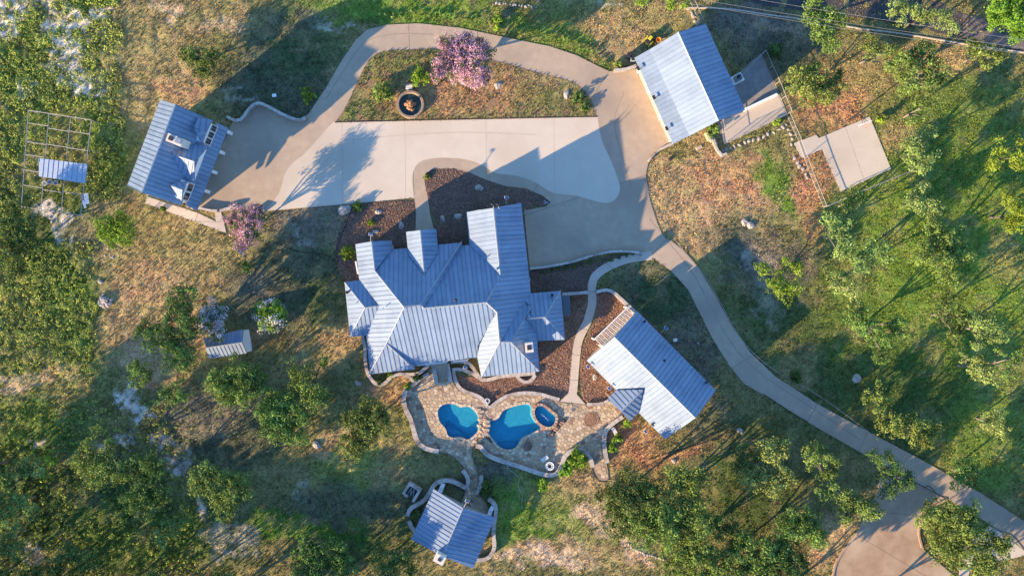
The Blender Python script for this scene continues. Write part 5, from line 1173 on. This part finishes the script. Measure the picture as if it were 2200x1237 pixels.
TREES = [
 ('oak_tree','oak at the top edge between road and kennel',6.0,[(1755,10,24),(1752,44,26),(1796,41,26),(1769,75,24),(1786,98,18)],'oak',1),
 ('oak_tree','rounded oak right of the kennel fence',5.0,[(1718,170,30),(1752,163,28),(1779,190,30),(1742,204,26),(1799,163,18)],'oak',1.1),
 ('oak_tree','spreading pale oak overhanging the upper right road',6.5,[(1928,20,24),(1955,22,18),(1979,34,20),(2017,37,24),(2040,60,18)],'lime',.9),
 ('oak_tree','small thin oak left of the airy grove above the sports slab',6.0,[(1867,112,20),(1898,112,18),(1870,82,12),(1912,135,14)],'oak',.75),
 ('oak_tree','wide airy oak above and right of the sports slab',6.5,[(1938,136,32),(1965,118,22),(1956,170,32),(2006,153,30),(1996,187,22),(1990,110,22),(2024,175,14)],'oak',.7),
 ('oak_tree','open oak just below the road kerb near the right edge',5.5,[(2098,105,20),(2139,115,20),(2118,129,15),(2085,95,12)],'oak',.65),
 ('oak_tree','dense bright green tree in the upper right corner',8.0,[(2152,20,32),(2180,44,28),(2193,15,28),(2142,44,20),(2190,75,20)],'bright',1.2),
 ('oak_tree','oak at the right corner of the sports slab',5.5,[(1969,329,30),(1983,353,22),(1956,306,18),(1990,282,18)],'lime',.85),
 ('oak_tree','sparse oak above the right corner of the sports slab',5.5,[(1976,220,18),(1983,255,14),(1960,262,12),(2010,215,12)],'oak',.5),
 ('oak_tree','small oak in the shaded lawn near the right edge',5.0,[(2152,326,18),(2140,353,18),(2187,340,22),(2195,300,14)],'bright',.8),
 ('oak_tree','bright oak cut by the right edge at mid height',6.0,[(2175,437,20),(2172,478,22),(2195,461,18)],'bright',1),
 ('oak_tree','small oak touching the wire fence corner',5.0,[(1836,430,22),(1819,451,14)],'oak',.75),
 ('oak_tree','pale airy oak below the wire fence corner',6.0,[(1792,485,26),(1815,515,26),(1812,543,20),(1785,468,14)],'lime',.7),
 ('oak_tree','oak with scattered clumps in the middle of the right lawn',6.0,[(1870,543,24),(1890,536,16),(1849,570,20),(1905,550,14)],'lime',.6),
 ('oak_tree','oak at the right corner of the cabin shadow',6.0,[(1798,604,18),(1826,617,22),(1836,644,16),(1812,590,12)],'lime',.75),
 ('oak_tree','long drooping oak below the right corner of the cabin shadow',6.0,[(1846,689,26),(1870,705,24),(1890,729,22),(1893,767,18),(1938,709,20),(1917,692,18),(1840,668,16)],'oak',.75),
 ('oak_tree','airy oak above the dense dark grove on the right lawn',6.0,[(1978,420,22),(1965,437,20),(2005,447,24),(1985,410,12)],'lime',.75),
 ('oak_tree','dense dark oak grove in the right lawn, the largest there',6.5,[(2029,519,36),(2050,546,30),(2022,570,30),(1982,549,24),(2005,488,18),(2040,597,20)],'oak',1),
 ('oak_tree','dark oak with open limbs right of the long drooping oak',6.0,[(2033,651,26),(2066,682,28),(2053,722,18),(2022,682,20)],'oakdark',.7),
 ('oak_tree','pale oak with long arm toward the right edge',6.0,[(2118,699,30),(2145,722,18),(2100,739,14),(2090,690,16)],'lime',.75),
 ('oak_tree','sparse oak showing grey limbs near the right edge',6.0,[(2100,787,24),(2121,807,20),(2070,770,10)],'lime',.6),
 ('oak_tree','small clumpy oak at the right edge above the drive',6.0,[(2172,804,18),(2185,770,12),(2145,756,12)],'oak',.6),
 ('young_tree','young bright tree standing in the cabin shadow',3.5,[(1640,580,17),(1671,590,14),(1708,580,20),(1688,563,8),(1657,610,20),(1691,624,24)],'bright',.8),
 ('oak_tree','small pointed tree just above the lower drive',4.5,[(1894,832,14),(1897,853,20),(1862,853,14)],'oak',.8),
 ('oak_tree','wide oak on the upper side of the lower drive',5.5,[(1947,917,34),(1911,910,28),(1986,924,28),(1890,888,14),(1989,948,14)],'oak',.9),
 ('oak_tree','yellow green tree right of the lower drive',5.0,[(2134,906,26),(2155,920,16)],'lime',.7),
 ('oak_tree','low oak touching the upper edge of the lower drive',4.5,[(2067,1008,28),(2095,1026,30),(2056,1033,18)],'oak',.85),
 ('oak_tree','oak leaning over the drive at the court junction',5.5,[(1911,998,28),(1940,1033,26),(1911,1047,24),(1880,980,18)],'oakdark',.8),
 ('oak_tree','twisting oak row left of the court junction',5.5,[(1749,977,28),(1784,1008,22),(1774,1047,28),(1812,1075,28),(1848,1093,24),(1876,1093,24),(1820,1111,18)],'oak',.75),
 ('oak_tree','big oak standing on the brown concrete court',7.0,[(2003,1111,36),(2049,1118,38),(2031,1157,46),(2081,1160,42),(2127,1181,38),(2155,1164,22),(2056,1199,28),(2113,1210,28),(2084,1100,22)],'oak',1.05),
 ('oak_tree','round oak left of the brown court',6.0,[(1714,1107,28),(1738,1132,38),(1692,1132,28),(1756,1153,22)],'oak',1),
 ('oak_tree','dark oak at the bottom edge left of the court',6.0,[(1678,1181,32),(1668,1217,42),(1706,1206,32)],'oakdark',1),
 ('oak_tree','leftmost oak of the dense grove below the patio tip',7.0,[(1348,1047,38),(1320,1079,36),(1369,1093,46),(1334,1128,36),(1390,1054,28)],'oakdark',1.1),
 ('oak_tree','central oak of the dense grove below the cabin',7.5,[(1411,1090,42),(1433,1128,42),(1390,1139,38)],'oak',1.1),
 ('oak_tree','right oak of the dense grove below the cabin',7.5,[(1475,1054,36),(1489,1093,36),(1503,1125,32),(1468,1136,32),(1454,1026,28),(1489,1026,24)],'oak',1.05),
 ('oak_tree','bottom oak under the dense grove',6.5,[(1454,1181,38),(1496,1174,36),(1503,1210,42),(1461,1217,32),(1546,1199,36)],'oak',1),
 ('bare_oak','half bare grey oak right of the dense grove',5.5,[(1556,1136,30),(1584,1153,28),(1540,1120,18)],'oakdark',.3),
 ('oak_tree','wide oak at the bottom edge between grove and court',6.5,[(1592,1199,40),(1641,1188,38),(1623,1220,34),(1600,1165,20)],'oak',1),
 ('oak_tree','bright clumped oak in the dark lawn below the drive',5.5,[(1652,970,26),(1662,994,18),(1620,1030,26),(1652,1044,26),(1687,1026,22),(1683,962,20)],'lime',.8),
 ('oak_tree','dark shaded oak left of the bright clumped oak',5.0,[(1609,977,28),(1590,995,18)],'oakdark',.8),
 ('oak_tree','isolated round oak left of the pool terrace',5.5,[(795,891,38),(766,909,32),(814,905,32),(758,950,28),(788,935,30),(766,972,20)],'oakdark',1.0),
 ('oak_tree','curved oak just left of the house lower corner',6.0,[(648,802,28),(637,828,24),(662,832,26),(677,858,28),(696,850,18),(695,775,14)],'oak',1),
 ('oak_tree','C shaped oak below the curved oak',6.0,[(578,891,32),(603,865,32),(596,920,32),(633,928,30),(622,891,28),(648,895,20)],'oak',1.05),
 ('oak_tree','wide oak below the garden shed',6.0,[(469,821,30),(491,846,32),(528,839,34),(517,802,32),(550,817,28)],'oak',1),
 ('oak_tree','tall dark oak group left of the garden shed',7.0,[(381,639,20),(404,633,20),(388,675,28),(410,697,26),(394,740,30),(349,717,34),(317,710,24),(372,765,28),(404,781,22)],'oakdark',1.05),
 ('oak_tree','small oak below the tall dark group',4.0,[(303,810,24),(296,791,18)],'oak',.95),
 ('oak_tree','low round oak left of the shed oak',4.0,[(362,850,20),(392,843,22)],'oak',.9),
 ('oak_tree','bushy oak in the shaded slope at lower left',6.0,[(436,1031,30),(473,1038,32),(499,1053,34),(484,1086,30),(425,1046,20),(517,1031,20),(454,1009,18)],'oak',1),
 ('oak_tree','pale spreading oak in the lower left woods',6.0,[(181,987,28),(207,1009,32),(240,1009,30),(192,957,18),(266,1020,20),(236,957,15),(210,924,13)],'oak',.9),
 ('oak_tree','oak right of the pale spreading one, lower left woods',6.5,[(303,1002,28),(332,1002,24),(325,1038,32),(295,1068,30),(321,1086,28),(354,1064,18)],'oakdark',.95),
 ('oak_tree','bottom edge oak with many clumps left of the pool house',6.0,[(662,1168,22),(684,1197,38),(658,1215,32),(721,1186,34),(736,1215,32),(640,1190,16)],'oakdark',.9),
 ('oak_tree','bottom edge oak just left of the pool house',5.0,[(810,1179,24),(855,1205,28),(832,1223,22),(880,1215,18)],'oakdark',.85),
 ('oak_tree','dark tree at the left edge below the pen',6.0,[(26,497,36),(48,507,32),(19,545,32),(39,581,22),(65,523,20),(32,448,22)],'oakdark',1.1),
 ('cedar_shrub','round bright cedar in the dry grass below the garage',3.6,[(226,484,22),(259,478,26),(268,507,22),(239,507,22)],'bright',1.3),
 ('cedar_tree','dark cedar pair on the upper left slope',3.0,[(404,115,22),(421,136,18),(455,122,24),(441,153,18)],'oakdark',1.1),
 ('oak_tree','small tree at the top edge above the workshop, left',4,[(1380,3,14)],'bright',1),
 ('oak_tree','small tree at the top edge above the workshop, middle',4,[(1438,5,15)],'bright',1),
 ('oak_tree','small tree at the top edge above the workshop, right',3,[(1468,8,11)],'bright',1),
 ('oak_tree','yellowish tree in the lower left brush corner',4.5,[(22,1130,24),(12,1160,22),(30,1185,18)],'lime',.9),
 ('oak_tree','light green tree low on the left edge',4.5,[(20,1085,26),(50,1065,22),(70,1100,18)],'lime',.9),
 ('oak_tree','small pale tree in the lower left brush',4.5,[(35,1010,20),(60,1000,22),(90,1005,16)],'lime',.8),
 ('oak_tree','small bright tree left of the spreading oak',4.0,[(110,985,18),(100,1020,14)],'bright',.9),
 ('oak_tree','dim tree near the bottom left corner',5.0,[(150,1190,28),(190,1205,24),(120,1215,22)],'oakdark',.9),
 ('oak_tree','sunlit streak of low trees at lower left',2.6,[(345,1150,18),(370,1130,20),(392,1112,16)],'lime',.9),
 ('flowering_tree','big pink flowering tree on the driveway island',5.6,[(985,115,34),(1018,120,34),(990,150,34),(955,135,24),(1025,155,28),(960,95,20),(1035,105,20),(935,160,13),(1000,90,22),(1040,175,12)],'oakdark',1.5,'pink',.75),
 ('flowering_tree','pink flowering tree beside the garage path',4.8,[(528,460,26),(515,485,26),(545,480,26),(530,512,22),(520,530,14),(552,455,18),(500,470,14)],'oakdark',1.4,'pink',.62),
 ('flowering_tree','white flowering tree beside the garden shed',4.6,[(455,668,24),(470,680,22),(450,695,22),(465,718,16),(440,675,14)],'oakdark',1.4,'mauve',.42),
 ('flowering_tree','round green and white flowering tree right of the shed',4.2,[(570,668,22),(592,668,22),(575,692,22),(598,690,20)],'bright',1.4,'mauve',.2),
]
for t in TREES:
    nm, lab, hh, bl, lf, dn = t[:6]; bs_, bsh = (t[6], t[7]) if len(t) > 6 else (None, .5)
    tree(nm, lab, hh, bl, lf, max(dn,.85)*1.25, blossom=bs_, bsh=bsh, group='oaks on the grounds' if nm == 'oak_tree' else None, twigs=6 if nm == 'bare_oak' else (2 if dn < .8 else 0), bark='twig' if dn < .8 else 'bark')
# trees standing just outside the picture whose shade falls into it
for k, (x, y, r, hh) in enumerate([(-50,1010,50,7),(-120,1120,55,7),(60,1290,55,7),(-40,1250,50,7),(190,1310,55,7),(330,1300,50,7),(480,1300,50,6.5),(600,1330,50,7),(740,1310,50,6.5),(1700,1310,50,7),(1560,1300,45,6.5),(1900,1330,50,7),(2040,1330,50,7),(2260,1290,45,7),(2270,1130,40,6),(420,1340,50,7),(470,1400,40,6)]):
    bl = [(x, y, r), (x+r*.8, y+r*.2, r*.7), (x-r*.5, y+r*.6, r*.7), (x+r*.1, y-r*.7, r*.6)]
    tree('oak_tree', 'oak standing out of view beyond the '+('left' if x < 0 else 'right' if x > 2200 else 'bottom')+' edge, '+ORD[k]+' of those beyond the frame', hh, bl, 'oakdark', .8, group='oaks beyond the frame', size=.16)
SHRUBS = [(660,204,18,1.6,'bright','round green shrub beside the loop drive in the garage shade'),(823,197,25,1.9,'oak','rounded shrub left of the fountain'),(902,163,23,2.2,'bright','bright green shrub between fountain and pink tree'),(936,137,9,1.6,'bright','sliver of bright shrub tucked against the pink tree'),
 (745,543,19,1.6,'bright','round shrub at the upper left corner of the house'),(526,572,15,1.8,'oakdark','small round dark shrub on the lawn left of the house'),(1243,985,25,2.0,'bright','leafy shrub wrapped by the serpentine wall, upper part'),(1215,1012,17,1.6,'bright','lower lobe of greenery outside the serpentine wall'),
 (1167,1042,15,1.4,'bright','small round shrub below the serpentine wall'),(1348,909,11,1.2,'bright','small shrub under the cabin porch roof'),(1328,942,12,1.2,'bright','middle shrub in the bed below the cabin porch'),(1316,962,12,1.2,'bright','lowest shrub in the bed below the cabin porch'),
 (1240,208,15,.9,'oakdark','low plant right of the white island boulder'),(1257,230,14,.8,'oakdark','low plant at the right tip of the island'),(1534,277,15,1.8,'oak','round shrub against the lower workshop corner'),(1665,110,19,1.2,'oakdark','dark low shrub on the bare ground above the kennel'),
 (1328,138,10,.8,'oak','small grey green shrub by the drive near the workshop'),(1045,1050,19,1.8,'oakdark','dark shrub right of the pool house gateway'),(1713,812,16,1.0,'oakdark','dark shrub beside the lower drive'),(1897,255,9,1.6,'bright','bright small shrub above the sports slab'),
 (815,822,9,.8,'oakdark','dark plant inside the winding wall'),(838,808,7,.8,'bright','bright plant beside the winding wall'),(896,809,11,.8,'oakdark','plant cluster left of the back steps'),(877,829,8,.7,'bright','low plant at the outer end of the terrace wall'),
 (797,478,6,.6,'bright','small green clump in the rusty bed'),(918,378,6,.5,'oakdark','tiny shrub inside the curve of the entry walk'),(350,448,5,.5,'bright','weed clump at the corner of the garage path'),(1670,262,8,.8,'bright','small shrub inside the terrace fence corner'),(768,443,14,.7,'oakdark','low plants along the pad edge left of the house'),
 (1070,40,9,1.0,'bright','small shrub on the slope above the drive'),(1068,60,8,.8,'bright','second small shrub on the slope above the drive, the lower'),(896,1104,8,1.0,'oakdark','small dark shrub left of the pool house wall')]
for x, y, r, hh, lf, lab in SHRUBS:
    root = empty('shrub', W(x, y), label=lab, cat='shrub')
    bl = [(x, y, r*.8)]+[(x+r*.45*math.cos(a), y+r*.45*math.sin(a), r*.55) for a in (0.5, 2.5, 4.6)]
    C_, rr = crown_mesh(bl, hh*.75, 2.0, thick=.7); C_[:, 2] = np.maximum(.1, C_[:, 2]*rng.uniform(.35, 1, len(C_)))
    V, F = leaf_cloud(C_, rr*.6, 22, .11); V -= np.array((root.location.x, root.location.y, 0)); V[:, 2] = np.maximum(V[:, 2], 0)
    fast('foliage', V, F, M[lf], parent=root)
    MB().tube([(root.location.x, root.location.y, 0), (root.location.x, root.location.y, hh*.5)], [.07, .04], 6).build('stem', M['bark'], root)
# rows of little bushes: one built, the rest copied
def bush_row(pts, r, lab, grp, lf):
    C_, rr = crown_mesh([(1100, 618.5, r)], .5, 3.5, thick=.7); C_[:, 2] = np.abs(C_[:, 2])*.8
    V, F = leaf_cloud(C_, rr*.45, 18, .09); V[:, 2] = np.maximum(V[:, 2], 0)
    o = fast('bush', V, F, M[lf])
    for k, (x, y) in enumerate(pts):
        b = o if k == 0 else o.copy()
        if k: COL.objects.link(b)
        p = W(x, y); b.location = (p.x, p.y, .02); b.rotation_euler = (0, 0, k*1.3); s = random.uniform(.75, 1.15); b.scale = (s, s, s)
        tag(b, ORD[k]+' '+lab+', counted from the left', 'bush', grp)
row = smooth([(775,50),(800,42),(850,36),(880,31),(920,33),(960,37),(1010,44)], 3)
bush_row(row, 5.5, 'small clipped bush above the left loop drive', 'bushes above the loop drive, left', 'oak')
bush_row(smooth([(1100,72),(1130,70),(1170,82),(1210,92),(1245,105),(1280,125),(1295,140)], 3), 5.5, 'small bush above the right part of the loop', 'bushes above the loop drive, right', 'oak')
bush_row([(1168+k*16, 584-k*3.1) for k in range(14)], 4, 'tiny dark plant in the strip below the side parking', 'plants in the narrow bed', 'oakdark')

# ------------------------------------------------------------------ grass and brush
N = 250000
jx = rng.normal(0, 1.3, N); jy = rng.normal(0, 1.3, N)
px = rng.uniform(-40, 2240, N); py = rng.uniform(-30, 1265, N)
keep = np.ones(N, bool)
for P_ in HARD+SOFT: keep &= ~(inpoly(px+jx, py+jy, P_) & ~inpoly(px+jx, py+jy, ISL))
isi = inpoly(px, py, ISL)
cp_ = groundcol(px, py); keep &= ~((cp_[:, 2] > .3) & (rng.random(N) < .85))
keep &= vnoise(px, py, 16, 41)*.5+vnoise(px, py, 5, 42)*.5 > .34
px, py, cp_, isi = px[keep], py[keep], cp_[keep], isi[keep]
n = len(px); hgt = rng.uniform(.04, .13, n)*(1+.9*vnoise(px, py, 30, 43))*1.0
hgt *= np.where(brush(px, py) > .3, 1.8, 1)
bx = (px-1100)*S; by = -(py-618.5)*S; bz = np.where(isi, .08, -.02)
Vs = []
for k in range(3):
    a = rng.uniform(0, 6.283, n); wv = rng.uniform(.03, .07, n); lean = rng.uniform(.2, 1.1, n)*hgt
    la = rng.uniform(0, 6.283, n)
    p1_ = np.stack([bx+wv*np.cos(a), by+wv*np.sin(a), bz], -1); p2_ = np.stack([bx-wv*np.cos(a), by-wv*np.sin(a), bz], -1)
    p3_ = np.stack([bx+lean*np.cos(la), by+lean*np.sin(la), bz+hgt+.02], -1)
    Vs.append(np.stack([p1_, p2_, p3_], 1))
V = np.concatenate(Vs).reshape(-1, 3); F = np.arange(len(V)).reshape(-1, 3)
cc = cp_*rng.uniform(.85, 1.35, (n, 1))
cc = np.tile(np.repeat(cc, 3, 0).reshape(n, 9), (3, 1)).reshape(-1, 3)
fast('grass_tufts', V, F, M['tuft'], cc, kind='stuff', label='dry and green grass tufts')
# brush clumps
N = 26000
px = np.concatenate([rng.uniform(-60, 300, N), rng.uniform(-60, 460, N//2)]); py = np.concatenate([rng.uniform(-60, 860, N), rng.uniform(860, 1290, N//2)])
b = brush(px, py); keep = (rng.random(len(px)) < b*.5) & (vnoise(px, py, 9, 51)*.5+vnoise(px, py, 28, 54)*.5 > .36)
px, py = px[keep], py[keep]; n = len(px)
hh = np.minimum(.7, .08+rng.exponential(.13, n))*(.4+vnoise(px, py, 14, 52)); C_ = np.stack([(px-1100)*S, -(py-618.5)*S, hh*.7], -1)
V, F = leaf_cloud(C_, .16+hh*.45, 18, .075, .9, .5); V[:, 2] = np.maximum(V[:, 2], 0.0)
cc = groundcol(px, py); gmix = np.clip(vnoise(px, py, 22, 53)*1.6-.3, 0, 1)[:, None]
cc = (cc*.35+(np.array((.50, .58, .10))*gmix+np.array((.27, .33, .08))*(1-gmix))*.65)*rng.uniform(.8, 1.2, (n, 1))
fast('brush_thicket', V, F, M['tuft'], np.repeat(cc, 72, 0), kind='stuff', label='waist high green brush on the left')
# wood chips on the mulch beds
CH = []
ccol = []
for nm, P_, lab in BEDS:
    xs = [p[0] for p in P_]; ys = [p[1] for p in P_]; n = int((max(xs)-min(xs))*(max(ys)-min(ys))*.5)
    x = rng.uniform(min(xs), max(xs), n); y = rng.uniform(min(ys), max(ys), n); k = inpoly(x, y, smooth(P_, 2, True))
    for H_ in (WALK, PATIO, DR): k &= ~inpoly(x, y, H_)
    x, y = x[k], y[k]; n = len(x); C_ = np.stack([(x-1100)*S, -(y-618.5)*S, np.full(n, .06)], -1)
    V, F = leaf_cloud(C_, np.full(n, .06), 2, .055, .6, .8); CH.append(V)
    base = np.array((.33, .19, .125)) if nm == 'mulch' else np.array((.22, .145, .105))
    c_ = base*rng.uniform(.4, 1.7, (n, 1))*np.array([1, 1, 1]); c_[rng.random(n) < .08] = (.34, .27, .20); ccol.append(np.repeat(c_, 8, 0))
V = np.concatenate(CH); fast('mulch_chips', V, np.arange(len(V)).reshape(-1, 4), M['tuft'], np.concatenate(ccol), kind='stuff', label='loose bark chips on the beds')
print('objects', len(bpy.data.objects), 'tris', sum(len(o.data.polygons)*2 for o in bpy.data.objects if o.type == 'MESH'))
